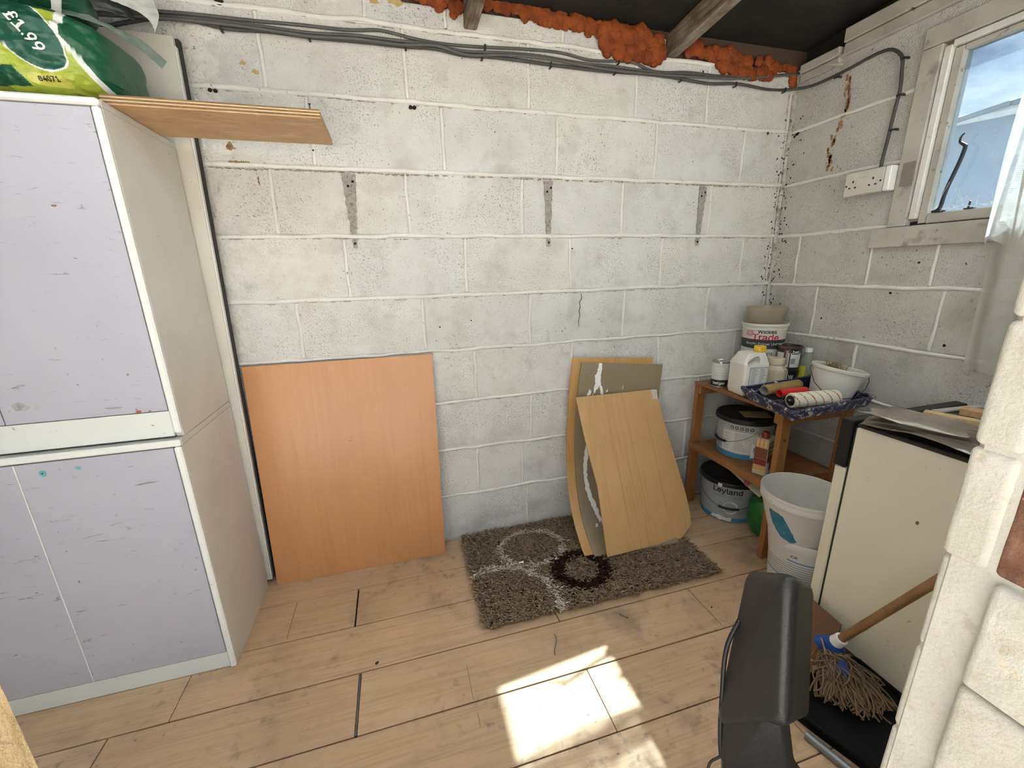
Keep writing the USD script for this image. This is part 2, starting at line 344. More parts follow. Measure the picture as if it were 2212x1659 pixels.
for z0_, z1_, xa_ in ((1.81, 1.98, -.42), (1.60, 1.79, -.44), (1.36, 1.57, -.455), (1.13, 1.345, -.475), (.93, 1.12, -.485)):
    def fr(u, v, z0_=z0_, z1_=z1_, xa_=xa_):
        X = -.60 + (xa_+.60)*u + .02*np.sin(v*9+z0_*7)*u; Z = z0_+(z1_-z0_)*v; e = np.minimum(np.minimum(u+.3, (1-u)*1.1), np.minimum(v*5, (1-v)*5)); e = np.clip(e*1.6, 0, 1)
        return np.stack([X, .0030-.0075*np.clip(e*(.25+1.5*fbm(np.stack([X*24, Z*24, 0*X], -1), 4, 5)), 0, 1.2), Z], -1)
    WB.part('rough_render', sheet(fr, 40, 50, .001), MROUGH, smooth=True)
# paint missing in brown patches, dark mould creeping out of the corner and the left end
MSTAIN = mat('brown_stain', (.20, .12, .055), .9, (.34, .24, .13), 60, spec=.2)
MYEL = mat('ochre_stain', (.42, .29, .10), .9, (.52, .40, .2), 40, spec=.2)
for i, (hx, hz, w, h, m_) in enumerate(((-.47, 1.63, .03, .022, MSTAIN), (-.445, 1.655, .02, .012, MSTAIN), (-.395, 1.872, .018, .016, MYEL), (-.36, 1.85, .02, .012, MYEL), (.10, 2.09, .05, .02, MYEL), (.03, 2.085, .03, .014, MYEL), (-.46, 1.585, .07, .006, MSTAIN), (-.375, 1.582, .018, .010, MSTAIN), (-.405, 1.53, .006, .03, MSTAIN))):
    WB.part('stain', prism(ragged([(hx+w/2*math.cos(t)*(.55+.9*noise(np.array([t*1.3, i*3., 0.]))), hz+h/2*math.sin(t)*(.55+.9*noise(np.array([t*1.9, i*3., 7.])))) for t in np.linspace(0, 2*PI, 22)[:-1]], .0011, .003, 40+i), .0009, TW(-.0022)), m_, smooth=False)
for i in range(70):
    z = 1.05 + .8*rng.random(); x = XR-.012-abs(rng.normal(0, .026)); r = .0012+.0025*rng.random()
    WB.part('mould_speck', prism([(x+r*math.cos(t), z+r*1.4*math.sin(t)) for t in np.linspace(0, 2*PI, 7)[:-1]], .0006, TW(-.0022)), MDARK, smooth=False)

# ------------------------------------------------------------------ structure: right wall with its window opening
WY0, WY1, WZ0, WZ1 = -.50, -1.42, 1.335, 1.965
WR = Thing('wall_right', kind='structure')
CRR = [z-.0055 for z in CR]
PR = {2: [-.9], 3: [-.7], 4: [-.134, -.4502, -.6646, -1.1], 5: [-.2567, -.7106, -1.16], 6: [-.03, -.467, -.93, -1.38], 7: [-.25, -.70, -1.15], 8: [-.03, -.47, -.93, -1.38], 9: [-.25, -.7, -1.15], 1: [], 0: []}
for k in range(10):
    z1, z0 = CRR[k], CRR[k+1]
    if k == 0: z1 = 2.045
    if k == 9: z0 = 0
    ys = [-.002] + PR[k] + [-1.60]
    for a, b in zip(ys[:-1], ys[1:]):
        P = sbox(b+g2, z0+g2, a-g2, z1-g2).difference(sbox(WY1, WZ0, WY0, WZ1))
        for q in getattr(P, 'geoms', [P]):
            if q.is_empty or q.area < 2e-4: continue
            x0, zz0, x1, zz1 = q.bounds
            d = float(rng.normal(0, .0009))
            if abs(q.area-(x1-x0)*(zz1-zz0)) < 1e-6: m_ = cbox((XR+d, x0, zz0), (XR+.1, x1, zz1), .0035)
            else: m_ = prism(q, .1, TR(XR+.1))
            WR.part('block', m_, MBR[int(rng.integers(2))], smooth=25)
    for y in PR[k]:
        if k < 4 or (k == 4 and y < WY0 and False): continue
        WR.part('joint_bead', wobble_bead((XR, y, z0+.01), (XR, y, z1-.01), .0065, k*13+int(-y*60), (-1, 0, 0), .0033), MJ, smooth=True)
    if k < 9:
        ye = -.49 if 1.32 < z0 < 1.99 else -1.58
        WR.part('joint_bead', wobble_bead((XR, -.012, z0), (XR, ye, z0), .0085 if k < 6 else .007, k+31, (-1, 0, 0), .0048), MJ, smooth=True)
mb = sbox(-1.6, -.05, .004, 2.045).difference(sbox(WY1, WZ0, WY0, WZ1))
WR.part('mortar_bed', prism(mb, .088, TR(XR+.092)), MJ, smooth=False)
for i in range(70):
    z = 1.0 + .85*rng.random(); y = -.012-abs(rng.normal(0, .028)); r = .0012+.0025*rng.random()
    WR.part('mould_speck', prism([(y+r*math.cos(t), z+r*1.4*math.sin(t)) for t in np.linspace(0, 2*PI, 7)[:-1]], .0006, TR(XR-.0020)), MDARK, smooth=False)
MRUST = mat('rust_run', (.24, .095, .025), .85, (.44, .30, .17), 75, spec=.2)
for i in range(46):
    z = 1.93-.34*i/46; y = -.232-.02*math.sin(i*.13)+rng.normal(0, .007); w = .006+.006*rng.random(); h = .012+.012*rng.random()
    if rng.random() < .2: continue
    WR.part('rust_mark', prism(ragged([(y-w/2, z-h/2), (y+w/2, z-h/2), (y+w/2, z+h/2), (y-w/2, z+h/2)], .0013, .003, 90+i), .0006, TR(XR-.0022)), MRUST, smooth=False)
for (y, z, r) in ((-.042, 1.787, .011), (-.03, 1.775, .006), (-.40, 1.12, .004), (-.55, 1.10, .005), (-.62, 1.21, .004), (-.30, .98, .004), (-.75, .93, .005)):
    WR.part('screw_hole', prism([(y+r*(.7+.5*noise(np.array([t*2., y*9, 0])))*math.cos(t), z+r*(.7+.5*noise(np.array([t*2., y*9, 3])))*math.sin(t)) for t in np.linspace(0, 2*PI, 12)[:-1]], .001, TR(XR-.0022)), MDARK, smooth=False)
# corner fillet of old mortar
tag(put('/World', 'trim_1', [cat_([wobble_bead((XR-.006, -.006, .66), (XR-.006, -.006, 1.95), .011, 77, (-.7, -.7, 0), .004), wobble_bead((XR-.03, 0, 1.0), (XR-.03, 0, 1.95), .004, 78, (0, -1, 0), .0025)])], MMOULD, True), 'mouldy mortar fillet down the corner between the two block walls', kind='structure')

# ------------------------------------------------------------------ structure: left wall, front brick pier, timber post, ground outside
struct('wall_left', cbox((XL-.1, -1.6, -.05), (XL, -.0, 2.2), 0), MBR[0])
PX, PY = .335, -1.556
WF = Thing('wall_front', kind='structure')
MBRK = mat('white_painted_brick', (.52, .50, .445), .7, (.455, .435, .375), 26, specks=[((.42, .37, .28), 75, .60, .70, 14), ((.20, .13, .09), 130, .70, .74, 10), ((.60, .47, .26), 34, .62, .70, 9)], bump=[(90, .55, .003), (380, .5, .0012)], spec=.3)
MBARE = mat('bare_brown_brick', (.12, .055, .035), .85, (.22, .12, .075), 60, specks=[((.55, .5, .42), 120, .62, .66, 20)], bump=[(140, .8, .003)], spec=.25)
WF.part('mortar_bed', cbox((PX+.0018, PY-.213, -.05), (.72, PY-.0018, 2.235), .004), MBRK)
WF.part('wall_below_added_window', cbox((.7205, PY-.215, -.05), (XR+.1, PY-.006, .90), .004), MBRK)
WF.part('wall_beside_added_window', cbox((1.72, PY-.215, .901), (XR+.1, PY-.006, 2.235), .004), MBRK)
WF.part('wall_beside_added_window', cbox((.7205, PY-.215, 2.05), (1.7195, PY-.006, 2.235), .004), MBRK)
WF.part('wall_left_of_door', cbox((XL-.1, PY-.215, -.05), (-1.0, PY-.006, 2.27), .004), MBRK)
zc = 1.0275+.0775; courses = [zc+.0775*i for i in range(-15, 15)]
def rbrick(lo, hi, seed, r=.010, amp=.0022):
    r = .0045; amp = .0007
    lo = np.asarray(lo, float)+r; hi = np.asarray(hi, float)-r
    m = hull_spheres([[(lo, hi)[i][0], (lo, hi)[j][1], (lo, hi)[k][2]] for i in (0, 1) for j in (0, 1) for k in (0, 1)], r, 2)
    for _ in range(3):
        m = m.subdivide_to_size(.02, max_iter=8) if len(m.faces) < 1500 else m
    v = m.vertices; v += (fbm(v*22+seed, 3, seed)[:, None]-.5)*2*amp*np.sign(v-(lo+hi)/2)*.7; m.vertices = v
    return m
for i, z in enumerate(courses[:-1]):
    z0, z1 = z, courses[i+1]
    if z0 < -.02 or z1 > 2.2: continue
    low = z1 < 1.03
    a = PY-.027 if low else PY
    near = .7 < z0 < 1.35
    if z0 < 1.03 < z1+.001 and False: pass
    if low:
        WF.part('brick', rbrick((PX+.003, PY-.0265, z0+.0006), (PX+.1, PY, z1-.0006), i, .012, .0016) if near else cbox((PX+.003, PY-.0265, z0+.001), (PX+.1, PY, z1-.001), .008), MBRK, smooth=60)
        WF.part('brick', rbrick((PX-.006, PY-.215, z0+.0006), (PX+.1, PY-.029, z1-.0006), i+50, .009, .002) if near else cbox((PX-.006, PY-.215, z0+.001), (PX+.1, PY-.029, z1-.001), .008), MBRK, smooth=60)
    else:
        cut = PY-.024 if z0 < 1.11 else PY-.10
        WF.part('brick', rbrick((PX, cut+.0006, z0+.0006), (PX+.1, PY, z1-.0006), i+20, .010, .0018) if near else cbox((PX, cut+.001, z0+.001), (PX+.1, PY, z1-.001), .008), MBRK, smooth=60)
        WF.part('brick', rbrick((PX+(.0004 if cut == PY-.024 else 0), PY-.215, z0+.001), (PX+.1, cut-.001, z1-.001), i+70, .010, .003) if near else cbox((PX, PY-.215, z0+.001), (PX+.1, cut-.001, z1-.001), .008), MBARE if cut == PY-.024 else MBRK, smooth=60)
WF.part('lintel', cbox((XL-.1, PY-.215, 2.275), (XR+.1, PY, 2.36), .004), MTRIM)
tp = Thing('trim_2', 'pale sawn timber door post at the bottom left edge', None, (-.30, -1.45, 0), kind='structure')
pm = cbox((-.367, -1.47, -.0), (-.294, -1.387, 2.13), .003)
tp.part('post', pm, MPOST)
MGRD = mat('yard_paving', (.42, .40, .37), .9, (.34, .33, .31), 1.4, bump=[(30, .4, .01)])
struct('ground', cbox((-40, -40, -.16), (40, 40, -.07), 0), MGRD)

W2 = Thing('added_window_2', loc=(1.22, PY-.1, .9), kind='structure')  # unseen front window, added to brighten the right side of the room
for a, b in (((.721, .901), (1.719, .95)), ((.721, 2.0), (1.719, 2.049)), ((.721, .951), (.77, 1.999)), ((1.67, .951), (1.719, 1.999)), ((1.2, .951), (1.24, 1.999))):
    W2.part('added_window_frame', cbox((a[0], PY-.14, a[1]), (b[0], PY-.08, b[1]), .003), MTRIMW)

# ------------------------------------------------------------------ structure: ceiling, rafters, wall plates
CE = Thing('ceiling', kind='structure')
def rise(m):
    v = np.array(m.vertices); v[:, 2] += -.075*v[:, 1]; m.vertices = v; return m
for a, b, c, d in ((XL-.15, XR+.29, -1.02, .12), (XL-.15, XR+.29, -1.80, -1.5301), (XL-.15, -1.2801, -1.53, -1.0201), (1.6201, XR+.29, -1.53, -1.0201)):
    CE.part('roof_felt', rise(trimesh.creation.box(bounds=[(a, c, 2.125), (b, d, 2.155)])), MFELT)
g = G(); MGRP = g.done('added_milky_sheet', g.add('mix_closure', fac=.75, closure1=g.add('diffuse_bsdf', color=(.75, .77, .76))+'.BSDF', closure2=g.add('translucent_bsdf', color=(.80, .83, .84))+'.BSDF')+'.closure')
for i in range(4):  # unseen translucent sheets, added to let more daylight into the room
    xa = -1.28 + i*.725
    CE.part('added_roof_sheet', rise(sheet(lambda u, v, xa=xa: np.stack([xa+.724*u, -1.53+.51*v, 2.135+.010*np.sin(u*2*PI*9)], -1), 110, 6, .0016)), MGRP, smooth=True, label='added unseen milky corrugated roof sheet that lets in fill daylight')
CE.part('eaves_flap', rise(trimesh.creation.box(bounds=[(XR+.05, -1.78, 2.06), (XR+.06, .02, 2.126)])), MFELT)
for x0, x1 in ((.325, .372), (1.160, 1.207), (-.52, -.473), (-1.3, -1.253)):
    CE.part('rafter', rise(cbox((x0, -1.55, 2.040), (x1, .02, 2.124), .004)), MRAFT)
T3 = Thing('trim_3', 'grey white weathered timber wall plate along the top of the right wall', loc=(XR, -.8, 2.0), kind='structure')
T3.part('plate', cbox((XR-.020, -1.55, 2.008), (XR-.0, -.215, 2.05), .003), MTRIM)
T3.part('plate', cbox((XR-.028, -1.55, 2.052), (XR+.09, -.215, 2.100), .003), MTRIM)
T3.part('plate', cbox((XR-.018, -.20, 1.985), (XR, -.03, 2.015), .003), MTRIM)
T3.part('plate', cbox((XR-.026, -.20, 2.017), (XR+.09, -.03, 2.05), .003), MTRIM)
T3.part('splinter', obox((XR-.03, -.20, 1.985), (.1, -.9, -.35), (0, .35, -.9), (1, 0, 0), .055, .012, .008, .002), MTRIM)

# ------------------------------------------------------------------ orange expanding foam between wall head and felt
def foam(name, label, blobs):
    V = []
    T = Thing(name, label, 'foam', (blobs[0][0], 0, blobs[0][1]))
    ms = []
    for i, (x, z, r) in enumerate(blobs):
        s = trimesh.creation.icosphere(2); v = s.vertices*np.array([r, r*.55, r]); v *= (1+.28*(fbm(s.vertices*2.2+i*7.7, 3, i)-.5)*2)[:, None]
        v += (x, -.004-.25*r, z); ms.append(trimesh.Trimesh(v, s.faces, process=False))
    T.part('foam_lump', ms, MFOAM, smooth=True)
def strip(pts, r, step=.02, jit=.4, seed=1):
    r_ = np.random.default_rng(seed); out = []
    P = spline(pts, max(3, int(np.linalg.norm(np.diff(np.asarray(pts), axis=0), axis=1).sum()/step)))
    for x, z in P:
        for _ in range(2): out.append((x+r_.normal(0, r*jit*.5), z+r_.normal(0, r*jit), r*(.75+.5*r_.random())))
    return out
foam('expanding_foam', 'flat orange expanding foam left of the first rafter', strip([(.17, 2.108), (.24, 2.106), (.31, 2.098)], .018, .016, .4, 1) + [(.29, 2.075, .014), (.305, 2.09, .016)])
foam('expanding_foam', 'long orange expanding foam band between the two rafters', strip([(.41, 2.122), (.60, 2.112), (.84, 2.096)], .019, .018, .35, 2) + strip([(.55, 2.10), (.84, 2.08)], .014, .018, .3, 8)
     + strip([(.86, 2.09), (.98, 2.08), (1.09, 2.065)], .030, .02, .4, 3) + strip([(.875, 2.05), (.98, 2.032), (1.12, 2.028)], .026, .02, .4, 4) + [(1.10, 2.075, .03), (.88, 2.02, .02), (1.09, 2.005, .018)])
foam('expanding_foam', 'lumpy dark orange expanding foam right of the second rafter', strip([(1.25, 2.068), (1.36, 2.06), (1.55, 2.05)], .022, .02, .4, 5) + strip([(1.40, 2.02), (1.55, 2.015), (1.68, 2.02)], .022, .02, .4, 6) + strip([(1.6, 2.05), (1.79, 2.045)], .016, .02, .4, 9))
foam('expanding_foam', 'small orange foam plug in the corner at the top of the walls', [(1.795, 2.0, .020), (1.80, 1.985, .018), (1.795, 2.02, .02)])

# ------------------------------------------------------------------ window
W = Thing('window_1', loc=(XR, -.95, 1.30), kind='structure')
x0 = XR
W.part('casing', cbox((x0-.014, -.555, 1.340), (x0+.016, -.497, 1.905), .002), MTRIM)
W.part('casing', cbox((x0-.014, -1.42, 1.907), (x0+.016, -.497, 1.968), .002), MTRIM)
W.part('casing', cbox((x0-.014, -1.42, 1.340), (x0+.016, -1.36, 1.905), .002), MTRIM)
W.part('repair_plate', cbox((x0-.0165, -.552, 1.478), (x0-.0142, -.512, 1.556), .0008), mat('brown_grey_plate', (.25, .215, .18), .6, (.2, .17, .14), 20))
W.part('stop_bead', cbox((x0-.006, -.578, 1.362), (x0+.026, -.557, 1.893), .002), MTRIMW)
W.part('stop_bead', cbox((x0-.006, -1.35, 1.885), (x0+.026, -.579, 1.904), .002), MTRIMW)
W.part('sash_stile', cbox((x0+.008, -.604, 1.345), (x0+.052, -.580, 1.882), .002), MTRIM)
W.part('sash_rail', cbox((x0+.008, -1.35, 1.868), (x0+.052, -.606, 1.882), .002), MTRIM)
W.part('sash_rail', cbox((x0+.004, -1.35, 1.342), (x0+.052, -.606, 1.376), .003), MTRIM)
W.part('sash_stile', cbox((x0+.008, -1.35, 1.378), (x0+.052, -1.31, 1.866), .002), MTRIM)
W.part('sill_board', cbox((x0-.022, -1.45, 1.268), (x0+.004, -.448, 1.338), .002), MTRIM)
W.part('reveal', cbox((x0+.054, -1.42, 1.339), (x0+.10, -.50, 1.352), .002), MTRIM)
W.part('reveal', cbox((x0+.018, -.578, 1.353), (x0+.10, -.502, 1.96), .002), MTRIM)
W.part('reveal', cbox((x0+.054, -1.42, 1.885), (x0+.10, -.58, 1.964), .002), MTRIM)
g = G(); p = pos(g)
web = ramp(g, g.add('voronoi_texture', vector=g.add('vector_math', math_type='add', vector1=p, vector2=g.add('noise_texture', vector=p, scale=26, detail=3)+'.color')+'.vector', scale=34, feature='distance_to_edge')+'.distance', .0, .035, (1, 1, 1), (0, 0, 0))
msk = ramp(g, nse(g, p, 7, 4), .46, .60)
dust = ramp(g, nse(g, p, 150, 3), .60, .68)
f1 = g.add('mix_color', blend_type='multiply', fac=1.0, a=web, b=msk)+'.result'
f2 = mixc(g, .38, f1, dust, 'add')
fac = g.add('map_range', value=g.add('rgb_to_bw', color=f2)+'.val', from_min=0, from_max=1, to_min=.10, to_max=.42, clamp=True)+'.result'
tr = g.add('transparent_bsdf', color=(.61, .70, .77)); tl = g.add('translucent_bsdf', color=(.13, .15, .17)); df = g.add('diffuse_bsdf', color=(.45, .5, .53))
haze = g.add('mix_closure', fac=.72, closure1=df+'.BSDF', closure2=tl+'.BSDF')
m1 = g.add('mix_closure', fac=fac, closure1=tr+'.BSDF', closure2=haze+'.closure')
gl = g.add('glossy_bsdf', roughness=.05)
MGLASS = g.done('dirty_glass', g.add('mix_closure', fac=.045, closure1=m1+'.closure', closure2=gl+'.BSDF')+'.closure')
W.part('pane', cbox((x0+.030, -1.312, 1.374), (x0+.034, -.602, 1.870), 0), MGLASS, smooth=False, label='dirty cobwebbed window pane')
MIRON = mat('black_iron', (.022, .022, .024), .5, bump=[(120, .3, .002)])
st = spline([(x0+.006, -.628, 1.381), (x0+.003, -.640, 1.388), (x0+.002, -.644, 1.41), (x0+.002, -.660, 1.50), (x0+.002, -.672, 1.572)], 30)
W.part('casement_stay', [tube(st, .0056, 8), tube(spline([(x0+.002, -.672, 1.572), (x0+.001, -.665, 1.579), (x0, -.656, 1.588), (x0, -.655, 1.600), (x0, -.664, 1.612)], 20), np.linspace(.0056, .0020, 20), 8), cbox((x0+.002, -.650, 1.3765), (x0+.02, -.618, 1.384), .001)], MIRON)
W.part('stay_pin', [tube([(x0+.008, -.715, 1.3765), (x0+.004, -.719, 1.40)], .003, 8), cbox((x0+.004, -.73, 1.3765), (x0+.02, -.704, 1.380), .001)], MIRON)
MWEB = mat('cobweb', (.75, .75, .73), .8)
cw = []
r_ = np.random.default_rng(4)
for i in range(26):
    a = np.array([x0+.002-.004*r_.random(), -.61-.2*r_.random(), 1.378+.01*r_.random()]); b = a+np.array([.012*r_.normal(), r_.normal(0, .04), abs(r_.normal(0, .03))])
    cw.append(tube(np.linspace(a, b, 4)+np.c_[np.zeros(4), np.zeros(4), -np.array([0, .003, .003, 0])], .0005, 4))
W.part('cobweb', cw, MWEB, kind='stuff')

# net curtain
g = G(); p = pos(g)
wv = g.add('wave_texture', vector=p, scale=60, bands_direction='z', distortion=1.5, detail=2)+'.fac'
lace = ramp(g, nse(g, p, 20, 3), .47, .55)
fac = g.add('map_range', value=g.add('rgb_to_bw', color=mixc(g, .5, lace, wv))+'.val', from_min=0, from_max=1, to_min=.26, to_max=.66, clamp=True)+'.result'
cd = g.add('diffuse_bsdf', color=(.70, .68, .64)); ct = g.add('translucent_bsdf', color=(.70, .68, .64)); cm_ = g.add('mix_closure', fac=.55, closure1=cd+'.BSDF', closure2=ct+'.BSDF')
MNET = g.done('net_curtain', g.add('mix_closure', fac=fac, closure1=g.add('transparent_bsdf')+'.BSDF', closure2=cm_+'.closure')+'.closure')
CU = Thing('net_curtain', 'grey white net curtain with scalloped hem hanging at the right of the window', 'curtain', (1.775, -1.1, .87))
def drape(y0, y1, z0, z1, x, amp, nf, scal, seed):
    def fn(u, v):
        y = y0 + (y1-y0)*u; z = z0 + (z1-z0)*v
        z = z + (1-v)*scal*np.abs(np.sin(u*PI*nf*.9))
        xx = x + amp*np.sin(u*2*PI*nf + 1.2*np.sin(v*2+seed))*(.35+.65*(1-v)) + .004*np.sin(u*37+v*5)
        return np.stack([xx, y + .012*np.sin(v*5+u*9), z], -1)
    return sheet(fn, 90, 40, .0008)
CU.part('net_panel', drape(-.835, -1.42, .862, 2.06, 1.778, .012, 8, .014, .3), MNET, smooth=True)
CU.part('frill', drape(-.822, -.905, 1.245, 2.05, 1.752, .006, 2.5, .03, 1.4), MNET, smooth=True)
CU.part('curtain_wire', tube([(1.772, -.80, 2.062), (1.772, -1.44, 2.062)], .0025, 8), MTRIMW)

# ------------------------------------------------------------------ neighbouring building seen through the window
MREND = mat('blue_grey_render', (.26, .31, .38), .85, (.22, .27, .33), 2, bump=[(20, .4, .01)])
MTILE = [mat('slate_%d' % i, c, .7, bump=[(30, .4, .01)]) for i, c in enumerate(((.12, .13, .15), (.17, .18, .20), (.09, .10, .12)))]
NB = Thing('neighbour_building', 'blue grey rendered outbuilding with a tiled roof seen through the window', 'building', (6.2, 1.5, -.07))
NB.part('wall', cbox((4.6, -3.5, -.07), (8.0, 4.6, 2.30), .01), MREND)
NB.part('gutter', tube([(4.52, -3.55, 2.28-.24), (4.52, -.2, 2.22), (4.52, 4.65, 2.66-.1)], .035, 10), MTRIMW)
for i in range(7):
    for j in range(12):
        yy = -3.5 + j*.68; zz = 2.34 + i*.07 + .08*(yy+3.5)/8
        NB.part('roof_tile', rise(obox((4.55+i*.28, yy+.33, zz), (0, 1, 0), (1, 0, .26), (-.26, 0, 1), .665, .34, .035, .004)), MTILE[int(rng.integers(3))])
NB.part('overhead_wire', tube(spline([(4.4, -2.5, 3.35), (4.5, .5, 2.95), (4.6, 3.5, 3.3)], 24), .006, 6), MIRON)

# ------------------------------------------------------------------ double socket on the right wall
MPLAS = mat('old_white_plastic', (.62, .59, .53), .4, (.56, .53, .47), 20, spec=.45)
MPLASW = mat('white_plastic', (.80, .79, .77), .35, spec=.45)
SO = Thing('double_socket', 'white double power socket on the right wall beside the window', 'power socket', (XR-.02, -.40, 1.512))
def wr_box(y0, y1, z0, z1, xa, xb, c=.002): return cbox((xa, y1, z0), (xb, y0, z1), c)
sk = lambda m: m.apply_transform(trimesh.transformations.rotation_matrix(.035, (1, 0, 0), (XR, -.4, 1.512))) or m
def rotx(m):
    m.apply_transform(trimesh.transformations.rotation_matrix(.0, (1, 0, 0), (XR, -.4, 1.512))); return m
SO.part('back_box', wr_box(-.334, -.466, 1.474, 1.553, XR-.032, XR-.004, .003), MPLAS)
SO.part('face_plate', wr_box(-.329, -.471, 1.470, 1.557, XR-.041, XR-.0325, .003), MPLAS)
SO.part('side_cover', wr_box(-.4735, -.494, 1.470, 1.556, XR-.043, XR-.004, .003), MPLASW, label='bright white end cover')
for yc in (-.362, -.435):
    for (dy, dz, w, h) in ((0, .012, .005, .009), (.011, -.010, .007, .005), (-.011, -.010, .007, .005)):
        SO.part('pin_hole', wr_box(yc+dy+w/2, yc+dy-w/2, 1.510+dz-h/2, 1.510+dz+h/2, XR-.0414, XR-.0405, 0), MDARK)
for yc in (-.390, -.407):
    SO.part('rocker_switch', wr_box(yc+.0065, yc-.0065, 1.531, 1.549, XR-.0435, XR-.0405, .001), MPLAS)
for yc in (-.338, -.462):
    SO.part('screw', wr_box(yc+.003, yc-.003, 1.506, 1.512, XR-.0415, XR-.0405, .0005), MDARK)

# ------------------------------------------------------------------ cables
def back(px, py, y): 
    d = fwd + RT*(px-1106)/F + DN*(py-829.5)/F; t = (y-CAM[1])/d[1]; return CAM + t*d
def right(px, py, x):
    d = fwd + RT*(px-1106)/F + DN*(py-829.5)/F; t = (x-CAM[0])/d[0]; return CAM + t*d
MCAB = mat('grey_cable', (.085, .083, .085), .5, (.11, .105, .10), 14, spec=.4)
MCABD = mat('dark_grey_cable', (.055, .053, .057), .5, (.075, .07, .07), 14, spec=.4)
C1 = [(300, 22), (420, 31), (560, 46), (660, 55), (760, 65), (790, 65), (812, 65), (880, 80), (960, 95), (1050, 102), (1190, 111), (1225, 117), (1260, 127), (1330, 132), (1370, 136), (1400, 150), (1480, 156), (1540, 163), (1600, 165), (1640, 164), (1728, 159)]
C2 = [(300, 30), (430, 42), (600, 62), (680, 72), (760, 76), (880, 90), (940, 97), (980, 107), (1050, 113), (1180, 123), (1260, 137), (1330, 144), (1400, 154), (1500, 160), (1560, 166), (1620, 169), (1660, 166), (1722, 161)]
C3 = [(300, 36), (430, 46), (600, 68), (680, 79), (760, 83), (880, 97), (950, 100), (1000, 117), (1050, 119), (1190, 128), (1300, 148), (1400, 159), (1500, 166), (1590, 170)]
C4 = [(300, 44), (417, 45), (471, 58), (580, 68), (661, 79), (797, 92), (880, 101), (950, 107), (1000, 119), (1040, 122), (1190, 140), (1230, 145), (1320, 155), (1370, 158), (1470, 170), (1540, 181), (1590, 181), (1640, 190), (1700, 194)]
for nm, lab, pts, y, m_ in (('cable', 'uppermost grey cable along the top of the block wall', C1, -.0075, MCAB), ('cable', 'second grey cable from the top along the block wall', C2, -.0172, MCAB), ('cable', 'third grey cable from the top, ending before the corner', C3, -.0268, MCAB)):
    P = np.array([back(a, b, y) for a, b in pts]); P = np.vstack([[P[0][0]-.5, y, P[0][2]-.02], P])
    T = Thing(nm, lab, 'cable', P[0]); T.part('sheath', tube(spline(P, 260), .0048, 10), m_, smooth=True)
P = [back(a, b, -.0115) for a, b in C4]; P = [[P[0][0]-.5, -.0115, P[0][2]-.02]] + P
P += [right(a, b, XR-.012) for a, b in ((1752, 186), (1780, 175), (1850, 140), (1900, 114), (1926, 107), (1941, 113), (1950, 128), (1949, 145), (1945, 190), (1935, 230), (1927, 262), (1918, 300))] + [(XR-.016, -.437, 1.575), (XR-.016, -.437, 1.5545)]
T = Thing('cable', 'lowest dark grey cable, bending round the corner and down to the socket', 'cable', P[0])
T.part('sheath', tube(spline(P, 420), .0056, 10), MCABD, smooth=True)
k = 0
CLIPL = {}
for (px, py, lab) in ((478, 58, 'leftmost small black cable clip beside the sack'), (668, 78, 'black cable clip above the end of the plywood board'), (876, 98, 'black cable clip above the paired screw holes'), (1047, 101, 'black cable clip on the upper cable near mid wall'), (1041, 121, 'black cable clip under the cables near mid wall'),
                      (1189, 139, 'black cable clip right of mid wall'), (1336, 131, 'black cable clip on the upper cable under the foam'), (1328, 153, 'black cable clip on the lower cable under the foam'), (1470, 169, 'black cable clip below the second rafter'), (1516, 157, 'black cable clip on the upper cables below dark foam'), (1588, 181, 'black cable clip on the lower cable below dark foam'), (1694, 193, 'black cable clip nearest the corner on the back wall')):
    c = back(px, py+1.5, -.012)
    T = Thing('cable_clip', lab, 'cable clip', c, group='black cable clips on the back wall')
    T.part('saddle', tube([c+np.array([.0, .011*math.cos(t)-.001, .0072*math.sin(t)]) for t in np.linspace(-PI/2, PI/2, 7)]*1, .0022, 6) if False else cat_([cbox(c+np.array([-.0035, -.0085, -.0075]), c+np.array([.0035, -.0062, .0075]), .0008), cbox(c+np.array([-.0035, -.0062, -.0105]), c+np.array([.0035, .0115, -.0065]), .0008)]), MIRON)
    T.part('nail', tube([c+np.array([0, -.002, -.0088]), c+np.array([0, -.0105, -.0092])], .0017, 6), MIRON)
for (px, py, lab) in ((1808, 168, 'black cable clip on the right wall beside the rust run'), (1953, 127, 'black cable clip at the top bend near the window'), (1944, 206, 'black cable clip halfway down to the socket'), (1929, 281, 'black cable clip nearest above the socket')):
    c = right(px, py, XR-.012)
    T = Thing('cable_clip', lab, 'cable clip', c, group='black cable clips on the right wall')
    T.part('saddle', cat_([cbox(c+np.array([-.0085, -.0075, -.0035]), c+np.array([-.0062, .0075, .0035]), .0008), cbox(c+np.array([-.0062, -.0125, -.0035]), c+np.array([.0115, -.0065, .0035]), .0008)]), MIRON)
    T.part('nail', tube([c+np.array([-.002, -.010, 0]), c+np.array([-.0105, -.0105, 0])], .0017, 6), MIRON)

